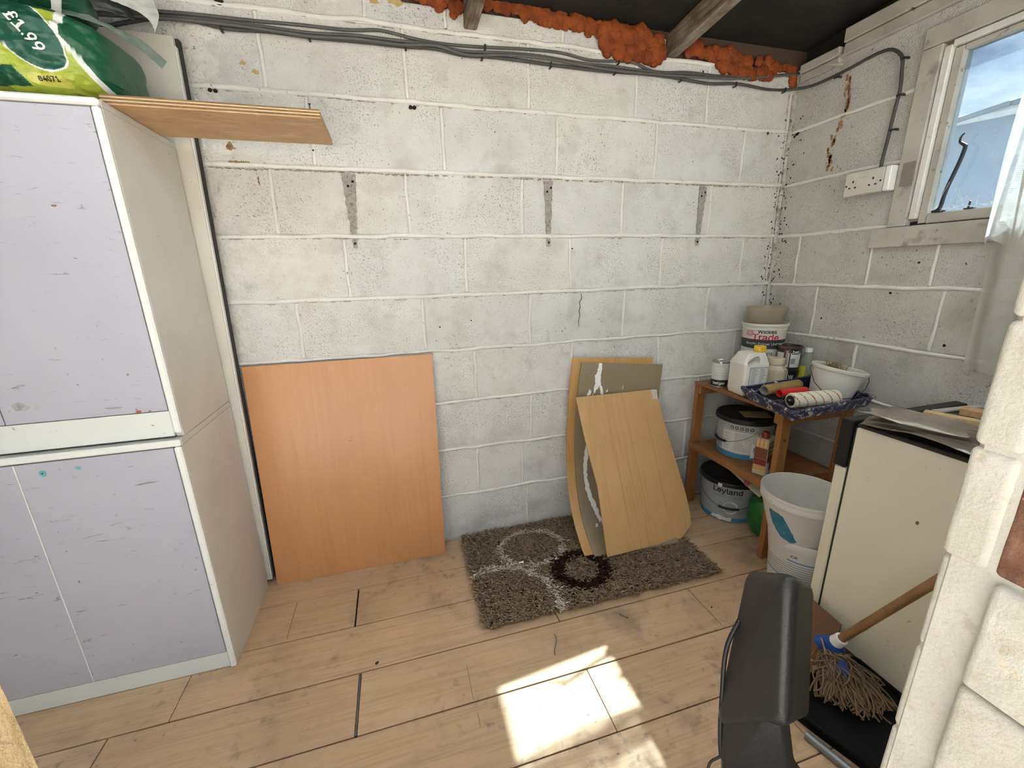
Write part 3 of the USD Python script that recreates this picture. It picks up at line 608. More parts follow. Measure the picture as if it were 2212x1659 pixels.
# ------------------------------------------------------------------ melamine cabinets on the left
scr = [((.27, .26, .29), 34, .66, .74, 3), ((.20, .19, .20), 70, .705, .74, 5), ((.16, .15, .16), 46, .735, .755, None), ((.46, .45, .47), 9, .62, .80, None)]
MSKYDOOR = mat('sky_tinted_door', (.445, .44, .50), .38, (.415, .41, .47), 3, specks=scr, grain=((.22, .21, .24), (12, 12, 90), .635, .71), spec=.45)  # white doors, bluish skylight tint put into the base colour
MMEL = mat('warm_bounce_melamine', (.63, .605, .56), .45, (.565, .54, .495), 4, specks=[((.22, .20, .17), 60, .70, .74, 3), ((.15, .14, .12), 90, .72, .75, 4)], spec=.4)  # white melamine, warm bounce light put into the base colour
MEDGE = mat('white_edging', (.76, .76, .73), .35, specks=[((.40, .39, .36), 40, .66, .74, 6)], spec=.5)
MPLIN = mat('greenish_white_plinth', (.66, .68, .65), .4, specks=[((.3, .3, .28), 40, .68, .74, 6)], spec=.45)
CX0, CX1, CY0, CY1 = -1.345, -.601, -.452, -.078
LC = Thing('lower_cabinet', 'white two door base cabinet, skylight tint and warm bounce put into its colours, standing on the floor at the left', 'cabinet', ((CX0+CX1)/2, (CY0+CY1)/2, 0))
sidep = prism([(CY0+.012, .0), (CY1-.012, 0), (CY1, .04), (CY1, .770), (CY0+.012, .770)], .018, frame((0, 0, 0), (0, 1, 0), (0, 0, 1), (1, 0, 0)))
for xs in (CX1-.018, CX0):
    m = sidep.copy(); m.apply_translation((xs, 0, 0)); LC.part('side_panel', m, MMEL, smooth=False)
    LC.part('front_edge', cbox((xs, CY0, .0), (xs+.018, CY0+.0118, .769), .004), MEDGE)
LC.part('top_panel', cbox((CX0, CY0+.012, .7705), (CX1, CY1, .7886), .001), MMEL)
LC.part('dust_layer', cbox((CX0+.002, CY0+.0125, .78865), (CX1-.003, CY1-.002, .7892), 0), mat('dusty_cabinet_top', (.46, .46, .44), .6, (.36, .36, .34), 30, specks=[((.1, .1, .09), 60, .66, .7, 5)]))
LC.part('top_edge', cbox((CX0, CY0, .7705), (CX1, CY0+.0118, .789), .004), MEDGE)
LC.part('plinth', cbox((CX0+.0185, CY0+.006, .002), (CX1-.0185, CY0+.020, .060), .001), MPLIN)
LC.part('back_panel', cbox((CX0+.0185, CY1-.008, .06), (CX1-.0185, CY1-.003, .770), 0), MMEL)
xm = -.964
for a, b, nm in ((CX0+.0205, xm-.004, 'left'), (xm-.001, CX1-.0205, 'right')):
    d = LC.part('door', cbox((a, CY0+.004, .0625), (b, CY0+.020, .7675), .0012), MSKYDOOR)
    if nm == 'right':
        LC.part('door_edge', cbox((a-.0028, CY0+.003, .0625), (a-.0003, CY0+.020, .7675), .0004), MEDGE, parent=d)
        mt = mat('teal_paint', (.20, .47, .50), .5, (.12, .34, .38), 60)
        def fp(x, z, r, seed, e=1.0): return prism([(x+r*(.75+.5*noise(np.array([t*1.5, seed, 0])))*math.cos(t)*e, z+r*(.75+.5*noise(np.array([t*1.5, seed, 2])))*math.sin(t)) for t in np.linspace(0, 2*PI, 20)[:-1]], .0003, TW(CY0+.0038))
        LC.part('paint_blob', fp(-.914, .7385, .0085, 3), mt, parent=d, smooth=False)
        LC.part('hole', fp(-.914, .7385, .0018, 5), MDARK, parent=d, smooth=False)
        LC.part('paint_blob', fp(-.838, .742, .005, 9, 1.3), mt, parent=d, smooth=False)
UY0 = -.431
UC = Thing('upper_cabinet', 'tall white wall cabinet with skylight tint put into its door colour, standing on top of the base cabinet', 'cabinet', ((CX0+CX1)/2, (UY0+CY1)/2, .79))
Z0, Z1 = .7905, 1.6125
for xs in (CX1-.018, CX0):
    UC.part('side_panel', cbox((xs, UY0+.012, Z0+.0), (xs+.018, CY1, Z1-.0165), .0008), MMEL)
    UC.part('front_edge', cbox((xs, UY0, Z0+.012), (xs+.018, UY0+.0118, Z1-.0165), .004), MEDGE)
UC.part('top_panel', cbox((CX0, UY0+.012, Z1-.016), (CX1, CY1, Z1), .001), MMEL)
UC.part('top_edge', cbox((CX0, UY0-.002, Z1-.016), (CX1, UY0+.0118, Z1), .004), MEDGE)
UC.part('bottom_rail', cbox((CX0+.0185, UY0+.0035, Z0+.004), (CX1-.0185, UY0+.020, .8675), .001), MPLIN)
UC.part('back_panel', cbox((CX0+.0185, CY1-.008, Z0+.01), (CX1-.0185, CY1-.003, Z1-.018), 0), MMEL)
for a, b, nm in ((CX0+.0205, -.9695, 'left'), (-.9665, CX1-.0205, 'right')):
    d = UC.part('door', cbox((a, UY0+.004, .8695), (b, UY0+.020, Z1-.0185), .0012), MSKYDOOR)
    if nm == 'right':
        def up(x, z, w, h, seed): return prism([(x+w*(.75+.5*noise(np.array([t*1.5, seed, 0])))*math.cos(t), z+h*(.75+.5*noise(np.array([t*1.5, seed, 2])))*math.sin(t)) for t in np.linspace(0, 2*PI, 26)[:-1]], .0003, TW(UY0+.0038))
        UC.part('knob_scar', up(-.926, .913, .017, .011, 4), mat('worn_paint', (.42, .41, .42), .7, (.22, .21, .21), 60), parent=d, smooth=False)
        UC.part('knob_scar', up(-.897, .912, .009, .008, 8), mat('worn_paint_b', (.50, .49, .52), .7, (.40, .39, .40), 60), parent=d, smooth=False)
        mr = mat('red_chip', (.33, .08, .04), .7)
        UC.part('chip', up(-.687, .8735, .006, .004, 5), mr, parent=d, smooth=False); UC.part('chip', up(-.661, .8725, .003, .002, 6), mr, parent=d, smooth=False)
        UC.part('chip', up(-.738, 1.385, .005, .0025, 7), mat('brown_chip', (.25, .15, .09), .7), parent=d, smooth=False)

# white sheet standing between the cabinets and the wall
WS = Thing('white_board', 'tall white melamine board standing upright between the cabinets and the block wall', 'board', (-.80, -.05, 0))
wt = lambda m: m.apply_transform(trimesh.transformations.rotation_matrix(.021, (0, 1, 0), (-.588, -.05, 0)))
WS.part('sheet', wt(cbox((-1.2, -.066, .016), (-.592, -.050, 1.90), .001)), mat('cream_sheet', (.66, .63, .55), .45, (.62, .59, .52), 4, specks=[((.2, .17, .12), 50, .70, .74, 3)]))
WS.part('edge_strip', wt(cbox((-.5915, -.0655, .016), (-.5875, -.0505, 1.875), .0005)), MEDGE)
WS.part('dark_gap_sheet', wt(cbox((-1.2, -.0493, .014), (-.583, -.030, 1.90), .001)), mat('dark_gap', (.03, .028, .026), .8))  # dark sheet standing in for the shaded gap at the board edge

# plywood board across the cabinet top
MPLY = mat('plywood_face', (.50, .315, .155), .6, (.42, .25, .115), 9, grain=((.64, .50, .34), (9, 30, 30), .52, .80), specks=[((.18, .10, .05), 24, .66, .76, 5)], bump=[(90, .3, .002)])
MPLYL = mat('ply_edge_light', (.60, .43, .24), .7, (.50, .34, .18), 40); MPLYD = mat('ply_edge_dark', (.13, .07, .035), .8, (.22, .13, .07), 40)
PB = Thing('plywood_board', 'plywood board lying across the cabinet top and sticking out along the wall', 'board', (-.4, -.25, 1.6135))
py0, py1, px0, px1 = -.385, -.142, -.618, -.142
for i, m_ in enumerate((MPLY, MPLYD, MPLYL, MPLYD, MPLYL, MPLYD)):
    z0 = 1.6135 + i*.0036; ins = .0012 if m_ is MPLYD else 0
    PB.part('ply_layer', cbox((px0, py0+ins+(0 if i else .001), z0), (px1-ins, py1, z0+.0035), .0003), m_)
SC = Thing('screw', 'small rusty screw sticking out of the plywood board end', 'screw', (-.165, py0+.01, 1.6352))
SC.part('shank', tube([(-.165, py0+.01, 1.6352), (-.166, py0+.01, 1.646)], .0012, 6), MIRON); SC.part('head', lathe([(0, 0), (.0012, 0), (.004, .003), (0, .0035)], (-.166, py0+.01, 1.6462), 10), MIRON)

# ------------------------------------------------------------------ sacks on the cabinet top
BX0, BX1, BYc, BZ0 = -1.30, -.592, -.262, 1.6132
def sack_shape(nu, nv, x0, x1, yc, hy, z0, h, seed, n1=2.6, n2=2.4):
    u, v = np.meshgrid(np.linspace(-PI/2, PI/2, nu), np.linspace(0, 2*PI, nv, endpoint=False), indexing='ij')
    sp = lambda c, e: np.sign(c)*np.abs(c)**(2/e)
    X = (x0+x1)/2 + (x1-x0)/2*sp(np.sin(u), n1)
    rr = sp(np.cos(u), n1)
    Y = yc + hy*rr*sp(np.cos(v), n2); Z = z0 + h/2 + h/2*(.25+.75*rr)*sp(np.sin(v), n2)
    P = np.stack([X, Y, Z], -1); C_ = np.stack([X, np.full_like(X, yc), np.full_like(X, z0+h/2)], -1)
    d = P-C_; L = np.linalg.norm(d, axis=-1, keepdims=True); nn = d/np.maximum(L, 1e-6)
    w = (fbm(P*np.array([7, 11, 16])+seed, 4, seed)-.5)*.030 + np.abs(fbm(P*np.array([16, 6, 22])+seed*2, 3, seed+9)-.5)*-.045
    P = P + nn*w[..., None]; P[..., 2] = np.maximum(P[..., 2], z0)
    I = np.arange(nu*nv).reshape(nu, nv); J = np.roll(I, -1, 1)
    q = np.stack([I[:-1], I[1:], J[1:], J[:-1]], -1).reshape(-1, 4)
    return P.reshape(-1, 3), np.vstack([q[:, [0, 2, 1]], q[:, [0, 3, 2]]])
V, Fc = sack_shape(420, 360, BX0, BX1, BYc, .165, BZ0, .196, 3, 4.2, 3.8)
V[:, 2] = np.maximum(V[:, 2], np.where((V[:, 0] > -.668) & (V[:, 1] > -.40), 1.6358, BZ0))
x, z = V[:, 0], V[:, 2]
lime = np.array([.33, .40, .045]); dk = np.array([.010, .085, .040]); teal = np.array([.012, .080, .052]); wht = np.array([.66, .68, .64])
col = np.tile(lime, (len(V), 1))*(.78+.5*fbm(V*np.array([14, 14, 22]), 4, 2))[:, None]
bandx = np.interp(z, [1.613, 1.631, 1.66, 1.70, 1.738, 1.771, 1.80], [-.592, -.604, -.616, -.636, -.660, -.657, -.655])
col[x > bandx+.005] = dk; e = np.abs(x-bandx) <= .006; col[e] = wht
top = z > 1.787; col[top & (x < bandx-.006)] = teal*.9
ex, ez = -.712, 1.735; ca, sa = math.cos(-.95), math.sin(-.95)
a = ((x-ex)*ca+(z-ez)*sa)/.076; b = (-(x-ex)*sa+(z-ez)*ca)/.047; rr = np.hypot(a, b)
col[(rr < 1.05) & (x < bandx)] = wht; col[(rr < 1.0) & (x < bandx)] = teal
lozenge = (((x+.694)/.034)**4 + ((z-1.650)/.0105)**4 < 1); col[lozenge] = (.46, .44, .08)
lg = (x < -.742+(1.66-z)*.6) & (z < 1.667) & (z > 1.635); col[lg] = dk*.8
MSACK = mat('printed_sack', (.5, .5, .5), .38, tint=True, bump=[(60, .35, .004), (18, .5, .008)], spec=.45)
SK = Thing('compost_sack', 'lime and dark green plastic sack printed 84071 and a price, lying on the cabinet top', 'sack', (-.9, BYc, BZ0))
SK.part('sack', (V, Fc), MSACK, colors=col, smooth=True)
front = V[(V[:, 1] < BYc)]
from scipy.spatial import cKDTree
_tree = cKDTree(front[:, [0, 2]])
def onsack(m, ox, oz, ang, off=.0015):
    m = m.subdivide_to_size(.004, max_iter=6) if len(m.faces) < 8000 else m
    v = m.vertices; c, s = math.cos(ang), math.sin(ang); X = ox + v[:, 0]*c - v[:, 1]*s; Z = oz + v[:, 0]*s + v[:, 1]*c
    d, i = _tree.query(np.c_[X, Z], k=6); Y = front[i, 1].min(1) - off - v[:, 2]
    return trimesh.Trimesh(np.c_[X, Y, Z], m.faces, process=False)
MWPR = mat('white_print', (.74, .75, .72), .5); MBPR = mat('black_print', (.012, .012, .014), .5)
SK.part('price_print', onsack(flat_text('£1.99', .021, .0003), -.706, 1.733, -1.02), MWPR, smooth=False)
SK.part('number_print', onsack(flat_text('84071', .0085, .0003), -.694, 1.651, .06), MBPR, smooth=False)
V2, F2 = sack_shape(160, 140, -1.32, -.655, -.25, .13, 1.806, .115, 11)
MSACK2 = mat('dark_green_sack', (.010, .060, .034), .38, (.02, .11, .06), 14, bump=[(40, .6, .006)], spec=.45)
S2 = Thing('folded_sack', 'dark green torn plastic sack folded on top of the lime sack', 'sack', (-.95, -.25, 1.806))
S2.part('sack', (V2, F2), MSACK2, smooth=True)
def flap(pts, th, seed, amp=.008, nv=14):
    A, B = np.asarray(pts[0], float), np.asarray(pts[1], float)
    n = 40; sa_, sb_ = spline(A, n), spline(B, n)
    def fn(u, v):
        i = np.clip((u*(n-1)).round().astype(int), 0, n-1)
        P = sa_[i]*(1-v[..., None]) + sb_[i]*v[..., None]
        return P + (fbm(P*38+seed, 3, seed)-.5)[..., None]*np.array([.3, 1., 1.])*amp*2
    return sheet(fn, n, nv, th)
MFLAPG = mat('grey_green_film', (.22, .27, .23), .5, (.13, .19, .155), 30, bump=[(60, .4, .003)]); MFLAPW = mat('grey_film', (.50, .50, .48), .5, (.36, .36, .35), 30, bump=[(60, .4, .003)]); MFLAPB = mat('black_film', (.012, .015, .013), .4)
S2.part('torn_flap', flap([[(-.71, -.36, 1.800), (-.64, -.30, 1.812), (-.585, -.24, 1.80), (-.545, -.20, 1.765)], [(-.71, -.34, 1.812), (-.63, -.27, 1.830), (-.575, -.22, 1.815), (-.535, -.19, 1.785)]], .0012, 5), MFLAPG, smooth=True, label='torn grey green flap')
S2.part('torn_flap', flap([[(-.66, -.25, 1.905), (-.60, -.20, 1.90), (-.556, -.19, 1.878), (-.552, -.19, 1.845)], [(-.64, -.24, 1.98), (-.58, -.19, 1.96), (-.54, -.185, 1.925), (-.546, -.187, 1.86)]], .0012, 6, .006), MFLAPW, smooth=True, label='torn grey white flap')
S2.part('torn_flap', flap([[(-.74, -.27, 1.85), (-.66, -.23, 1.87), (-.58, -.20, 1.868)], [(-.74, -.26, 1.97), (-.66, -.22, 1.96), (-.60, -.19, 1.92)]], .0012, 7), MFLAPB, smooth=True, label='black inner side')
S2.part('torn_flap', flap([[(-.69, -.345, 1.80), (-.685, -.335, 1.84), (-.68, -.33, 1.88)], [(-.672, -.34, 1.80), (-.668, -.33, 1.84), (-.66, -.325, 1.88)]], .0012, 8, .003), MFLAPW, smooth=True, label='white torn edge')
# ribbed black flexible pipe end lying behind the sack
RP = Thing('ribbed_pipe', 'black ribbed flexible pipe end behind the green sack on the plywood board', 'pipe', (-.62, -.20, 1.636))
prof = []
for i in range(22):
    prof += [(.043+.003*(i % 2), i*.0055), (.043+.003*(i % 2), i*.0055+.0050)]
rp = lathe([(.038, 0)] + prof + [(.038, .12), (.038, 0)], (0, 0, 0), 40)
rp.apply_transform(frame((-.668, -.20, 1.6815), unit((0, -.35, 1)), unit((-.2, 1, .35)), unit(np.cross(unit((0, -.35, 1)), unit((-.2, 1, .35))))))
RP.part('pipe', rp, MIRON, smooth=False)

# ------------------------------------------------------------------ orange wood effect panel leaning on the wall
MBEECH = mat('orange_wood_laminate', (.56, .265, .110), .30, (.52, .24, .098), 3, grain=((.47, .21, .08), (26, 1.5, 1.6), .46, .84), specks=[((.20, .09, .04), 34, .72, .76, 3)], spec=.5)
MCHIP = mat('chipboard_edge', (.36, .22, .12), .8, (.20, .11, .06), 60)
def leaning(T, name, poly2, base, up, right, th, m_):
    n = unit(np.cross(right, up)); return T.part(name, prism(poly2, th, frame(base, right, up, n)), m_, smooth=False)
bl, br, tl_, tr_ = (-.566, -.088, .0), (.116, -.098, .0), (-.562, -.0215, .895), (.122, -.0215, .893)
up = unit(np.subtract(tl_, bl)); rt = unit(np.subtract(br, bl)); n = unit(np.cross(rt, up))
LP = Thing('orange_panel', 'large orange wood effect panel leaning upright against the block wall', 'panel', (-.22, -.07, 0))
LP.part('board', prism([(.0, 0.0), (.682, 0), (.690, .897), (.001, .899)], .0145, frame(np.array(bl)-n*.0145+np.array([0, 0, .0008]), rt, up, n)), MBEECH, smooth=False)
LP.part('back_edging', prism([(.001, 0.001), (.681, .001), (.689, .896), (.002, .898)], .0012, frame(np.array(bl)-n*.0159+np.array([0, 0, .0008]), rt, up, n)), MCHIP, smooth=False)

# ------------------------------------------------------------------ three loose boards on the rug
MHARD = mat('grey_brown_hardboard', (.265, .21, .132), .55, (.245, .192, .12), 4, specks=[((.3, .24, .16), 40, .70, .74, None)], bump=[(120, .2, .002)])
MYELB = mat('golden_wood_face', (.52, .315, .110), .45, (.46, .265, .085), 5, grain=((.36, .19, .06), (40, 2, 3), .5, .8))
MPLANKY = mat('light_wood_foil', (.575, .36, .160), .40, (.53, .32, .135), 4, grain=((.42, .25, .095), (44, 1.5, 2.0), .50, .85), spec=.45)
MPAINT = mat('white_paint_smear', (.82, .82, .80), .6, bump=[(90, .6, .003)])
def bowed(edge_l, edge_r, th, nu=30, nv=60):
    L = spline(edge_l, nv); R = spline(edge_r, nv)
    def fn(u, v):
        i = np.clip((v*(nv-1)).round().astype(int), 0, nv-1); return L[i]*(1-u[..., None]) + R[i]*u[..., None]
    return sheet(fn, nu, nv, th)
B1 = Thing('bowed_golden_board', 'golden bowed board standing at the back of the three loose boards on the rug', 'board', (.93, -.12, .02))
e1 = [(.687, -.326, .022), (.693, -.226, .074), (.700, -.130, .176), (.712, -.058, .365), (.731, -.034, .668), (.752, -.016, .829)]
e1r = [(1.09, -.350, .022), (1.10, -.245, .074), (1.112, -.145, .176), (1.13, -.064, .365), (1.15, -.038, .650), (1.172, -.018, .797)]
B1.part('sheet', bowed(e1, e1r, .005), MYELB, smooth=30)
B2 = Thing('bowed_hardboard', 'grey brown bowed hardboard sheet smeared with white paint, middle of the three boards', 'board', (.98, -.14, .02))
e2 = [(.726, -.343, .022), (.732, -.245, .070), (.739, -.150, .165), (.749, -.070, .365), (.766, -.047, .65), (.792, -.030, .806)]
e2r = [(1.13, -.372, .022), (1.14, -.262, .070), (1.152, -.165, .165), (1.176, -.078, .365), (1.196, -.050, .62), (1.219, -.030, .763)]
b2 = B2.part('sheet', bowed(e2, e2r, .004), MHARD, smooth=30)
L2 = spline(e2, 200); R2 = spline(e2r, 200)
def on_b2(poly, seed):
    """poly in (fraction across, fraction up)"""
    m = prism(ragged(poly, .0035, .010, seed), .0006); m = m.subdivide_to_size(.03, max_iter=6); v = m.vertices
    i = np.clip((v[:, 1]*199), 0, 198.99); k = i.astype(int); f = (i-k)[:, None]
    A = L2[k]*(1-f)+L2[k+1]*f; B = R2[k]*(1-f)+R2[k+1]*f; P = A*(1-v[:, :1])+B*v[:, :1]
    tv = L2[k+1]-L2[k]; tu = B-A; nn = np.cross(tu, tv); nn /= np.linalg.norm(nn, axis=1, keepdims=True)
    return trimesh.Trimesh(P + nn*(.0028+v[:, 2:3]), m.faces, process=False)
for i, poly in enumerate(([(.105, .50), (.145, .60), (.16, .52), (.13, .42), (.155, .33), (.20, .24), (.225, .17), (.19, .17), (.14, .25), (.10, .34), (.095, .44)],
                          [(.21, .175), (.23, .19), (.245, .13), (.235, .105), (.215, .13)], [(.175, .83), (.20, 1.0), (.235, 1.0), (.255, .90), (.305, .835), (.28, .83), (.24, .88)],
                          [(.10, .84), (.13, .865), (.16, .85), (.15, .835), (.11, .83)], [(.17, .93), (.20, .955), (.23, .95), (.20, .92)], [(.125, .155), (.15, .165), (.16, .15), (.13, .14)], [(.33, .858), (.345, .862), (.35, .852), (.335, .848)], [(.52, .87), (.53, .89), (.537, .88), (.525, .86)])):
    B2.part('paint_smear', on_b2(poly, 20+i), MPAINT, parent=b2, smooth=False)
B3 = Thing('light_wood_board', 'light wood board with one cut bottom corner, leaning in front of the other loose boards', 'board', (.98, -.2, .02))
P0 = np.array([.775, -.372, .022]); upv = unit((-.044, .295, .640)); rtv = unit((.400, .030, -.008)); nb = unit(np.cross(rtv, upv)); upv = unit(np.cross(nb, rtv))
def on_b3(px, py):
    d = fwd + RT*(px-1106)/F + DN*(py-829.5)/F; t = ((P0-CAM)@nb)/(d@nb); q = CAM+t*d-P0; return (float(q@rtv), float(q@upv))
def inb(pxs): 
    pts = [on_b3(*p) for p in pxs]; return pts
out3 = inb([(1311, 1203), (1470, 1162), (1476, 1155), (1491, 1133), (1489, 1107), (1478, 1061), (1458, 995), (1433, 911), (1417, 850), (1412, 841), (1330, 850), (1243, 859), (1264, 954), (1290, 1052)])
B3.part('board', prism(out3, .006, frame(P0, rtv, upv, nb)), MPLANKY, smooth=False)
for (pa, pb) in (((1302, 852), (1370, 1190)), ((1341, 849), (1412, 1178)), ((1395, 900), (1452, 1165))):
    (ax, ay), (bx, by) = on_b3(*pa), on_b3(*pb)
    w = .0007; B3.part('printed_strip_line', prism([(ax-w, ay), (ax+w, ay), (bx+w, by), (bx-w, by)], .0002, frame(P0+nb*.0060, rtv, upv, nb)), mat('strip_line_%d' % pa[0], (.36, .20, .07), .5), smooth=False)
B3.part('clear_tape', prism(inb([(1404, 842), (1417, 842), (1419, 862), (1408, 862)]), .0003, frame(P0+nb*.0061, rtv, upv, nb)), mat('worn_corner', (.55, .50, .42), .6), smooth=False)

# ------------------------------------------------------------------ shaggy rug
RG = Thing('shaggy_rug', 'shaggy taupe rug with pale ring outlines and one dark brown ring', 'rug', (.69, -.29, 0))
RC = np.array([(.208, -.020), (1.172, -.022), (1.170, -.545), (.208, -.534)])
RG.part('backing', prism(RC, .004, frame((0, 0, .0005), (1, 0, 0), (0, 1, 0), (0, 0, 1))), mat('rug_backing', (.10, .075, .055), .9), smooth=False)
r_ = np.random.default_rng(21)
N = 19000
px = .201 + .980*r_.random(N); py = -.018 - .538*r_.random(N)
py -= .008*(px-.2)*np.clip(-py/.5, 0, 1)
d1 = np.hypot((px-.49)/1.02, (py+.19)/.82); d2 = np.hypot(px-.285, py+.49); d3 = np.hypot(px-.643, (py+.384)*1.08)
j = r_.normal(0, .0035, N)
kind = np.zeros(N, int)
kind[(np.abs(d1+j-.140) < .013)] = 1; kind[np.abs(d2+j-.212) < .014] = 1
kind[(np.abs(d3+j-.098) < .025)] = 2
kind[(kind == 1) & (py < -.505) & (px > .44)] = 3
def tufts(px, py, seed, h=.027):
    r = np.random.default_rng(seed); n = len(px); a = r.random(n)*2*PI; lean = r.uniform(.3, 1.2, n)*.022; la = r.normal(-1.9, 1.0, n)
    hh = h*r.uniform(.75, 1.15, n); w = r.uniform(.0034, .0054, n)
    t = np.arange(3)*2*PI/3
    V = []
    for lvl, (fz, fl, fw) in enumerate(((0, 0, .8), (.6, .35, 1.0), (1.0, 1.0, .45))):
        cx = px + np.cos(la)*lean*fl; cy = py + np.sin(la)*lean*fl; cz = .0046 + hh*fz*(1-.25*fl)
        for k in range(3): V.append(np.c_[cx+w*fw*np.cos(a+t[k]), cy+w*fw*np.sin(a+t[k]), cz])
    V = np.stack(V, 1)
    fc = []
    for l in range(2):
        for k in range(3):
            b, c = l*3+k, l*3+(k+1) % 3; fc += [(b, c, c+3), (b, c+3, b+3)]
    fc.append((6, 7, 8))
    fc = np.array(fc); return trimesh.Trimesh(V.reshape(-1, 3), (fc[None]+9*np.arange(n)[:, None, None]).reshape(-1, 3), process=False)
for kk, nm, c1, c2 in ((0, 'taupe_pile', (.30, .215, .148), (.115, .080, .055)), (1, 'pale_pile', (.62, .54, .44), (.46, .39, .31)), (2, 'dark_brown_pile', (.050, .022, .018), (.03, .014, .012)), (3, 'cream_pile', (.66, .60, .50), (.52, .46, .37))):
    s_ = kind == kk
    RG.part(nm, tufts(px[s_], py[s_], 50+kk), mat(nm, c1, .95, isl=c2, spec=.1), smooth=True, kind='stuff')
tag(put('/World', 'paint_flake', hull_spheres([(.405, -.287, .0275), (.420, -.292, .0275), (.424, -.285, .0275)], .0026, 1), MPAINT, 30), 'white paint flake lying on the shaggy rug', 'flake')

# ------------------------------------------------------------------ stained pine shelf unit in the corner
MPINE = mat('stained_pine', (.33, .150, .050), .5, (.28, .120, .038), 6, grain=((.20, .075, .022), (36, 36, 3.0), .5, .8), specks=[((.13, .05, .02), 9, .72, .76, None)], spec=.4)
MPINEH = mat('stained_pine_shelf', (.28, .125, .045), .5, (.23, .10, .034), 6, grain=((.16, .06, .02), (36, 3, 36), .5, .8), spec=.4)
SX0, SX1, SY0, SY1 = 1.405, 1.775, -.545, -.045
SU = Thing('shelf_unit', 'stained pine shelf unit in the corner loaded with paint tubs and tins', 'shelf unit', (1.6, -.3, 0))
for (xa, ya) in ((SX0, SY0), (SX0, SY1-.024), (SX1-.045, SY0), (SX1-.045, SY1-.024)):
    SU.part('post', cbox((xa, ya, .001), (xa+.045, ya+.024, .652), .0015), MPINE)
for zs, nm in ((.652, 'top'), (.352, 'mid')):
    w = (SX1-SX0-.012)/4
    for i in range(4):
        za = zs-.017
        y0, y1 = (SY0, SY1) if nm == 'top' else (SY0+.0245, SY1-.0245)
        z0 = .6525 if nm == 'top' else za
        SU.part('shelf_slat', cbox((SX0-.004+i*(w+.004), y0, z0), (SX0-.004+i*(w+.004)+w, y1, z0+.0125), .001), MPINEH)
    zr = zs-.03 if nm == 'top' else zs-.045
    for y in (SY0+.0245, SY1-.0245-.018):
        SU.part('rail', cbox((SX0+.003, y, zr-.014), (SX1-.003, y+.018, zr+.0275), .001), MPINE)
    if nm == 'mid': SU.part('front_rail', cbox((SX0-.010, SY0+.02, .318), (SX0-.0045, SY1-.004, .3475), .001), MPINE)
SU.part('end_rail', cbox((SX0+.0455, SY0-.0, .612), (SX1-.0455, SY0+.018, .6515), .001), MPINE)
SU.part('knot', prism([(.007*math.cos(t), .006*math.sin(t)) for t in np.linspace(0, 2*PI, 14)[:-1]], .0002, frame((SX0+.024, SY0-.0001, .545), (1, 0, 0), (0, 0, 1), (0, -1, 0))), mat('knot', (.10, .04, .015), .5), smooth=False)
ZT = .6652

def cone(r0, r1, h): return lambda z: r0 + (r1-r0)*np.clip(np.asarray(z, float)/h, 0, 1)
MWPL = mat('cream_white_tub', (.66, .635, .57), .42, (.60, .57, .50), 14, specks=[((.22, .18, .13), 60, .70, .74, 8)], spec=.45)
MBLK = mat('black_plastic', (.008, .008, .0085), .5, specks=[((.10, .10, .10), 60, .70, .74, 5)], spec=.45)
MINKR = mat('red_print', (.50, .022, .055), .5); MINKK = mat('ink_black', (.015, .015, .017), .5); MINKT = mat('dark_band_print', (.035, .050, .050), .5); MINKG = mat('grey_print', (.25, .25, .25), .6); MINKB = mat('blue_print', (.045, .22, .42), .5)
# white primer tub with lettering
c = np.array([1.705, -.124, ZT]); H = .285; rf = cone(.080, .0945, H); th = toward_cam(c)
WT = Thing('primer_tub', 'tall cream tub lettered Wickes Trade acrylic primer undercoat white', 'paint tub', c)
WT.part('tub', lathe([(0, 0), (.076, 0), (.080, .004), (.0945, H-.012), (.0985, H-.012), (.100, H-.004), (.098, H), (.094, H), (.091, H-.006), (.077, .008), (0, .008)], c, 64), MWPL, smooth=40)
WT.part('rim_line', lathe([(.0930, H-.030), (.0965, H-.029), (.0965, H-.026), (.0932, H-.025)], c, 64), MWPL)
def on(m, dth, z0, off=.0004): return wrap(m, c, rf, th+dth, z0, off)
WT.part('label_band', on(patchgrid(.26, .042, .0003, 40), -.0, .190), MINKT, smooth=True)
WT.part('lettering', on(flat_text('Wickes', .0165), .16, .2500, .0011), MINKK, smooth=False)
WT.part('lettering', on(flat_text('Trade', .0300), .12, .2235), MINKR, smooth=False)
WT.part('lettering', on(flat_text('Acrylic Primer Undercoat', .0115, bold=False), .22, .193, .0008), MWPR, smooth=False)
WT.part('lettering', on(flat_text('WHITE', .0120), .25, .145), MINKK, smooth=False)
WT.part('red_line', on(patchgrid(.18, .0022, .0002, 30, 2), .16, .249, .0001), MINKR, smooth=True)
WT.part('red_line', on(patchgrid(.26, .0025, .0003, 40, 2), 0, .2120), MINKR, smooth=True)
WT.part('lettering_back', on(patchgrid(.074, .019, .00035, 16, 2), .16, .250, .0006), MWPL, smooth=True)
WT.part('round_badge', on(disc(.017, .0003, 30, .0154), -.66, .240), MINKR, smooth=False)
for t_, z_ in (('QUICK', .247), ('DRYING', .236)): WT.part('lettering', on(flat_text(t_, .0065), -.66, z_), MINKR, smooth=False)
WT.part('badge_line', on(patchgrid(.026, .0014, .0003, 8, 2), -.66, .229), MINKK)
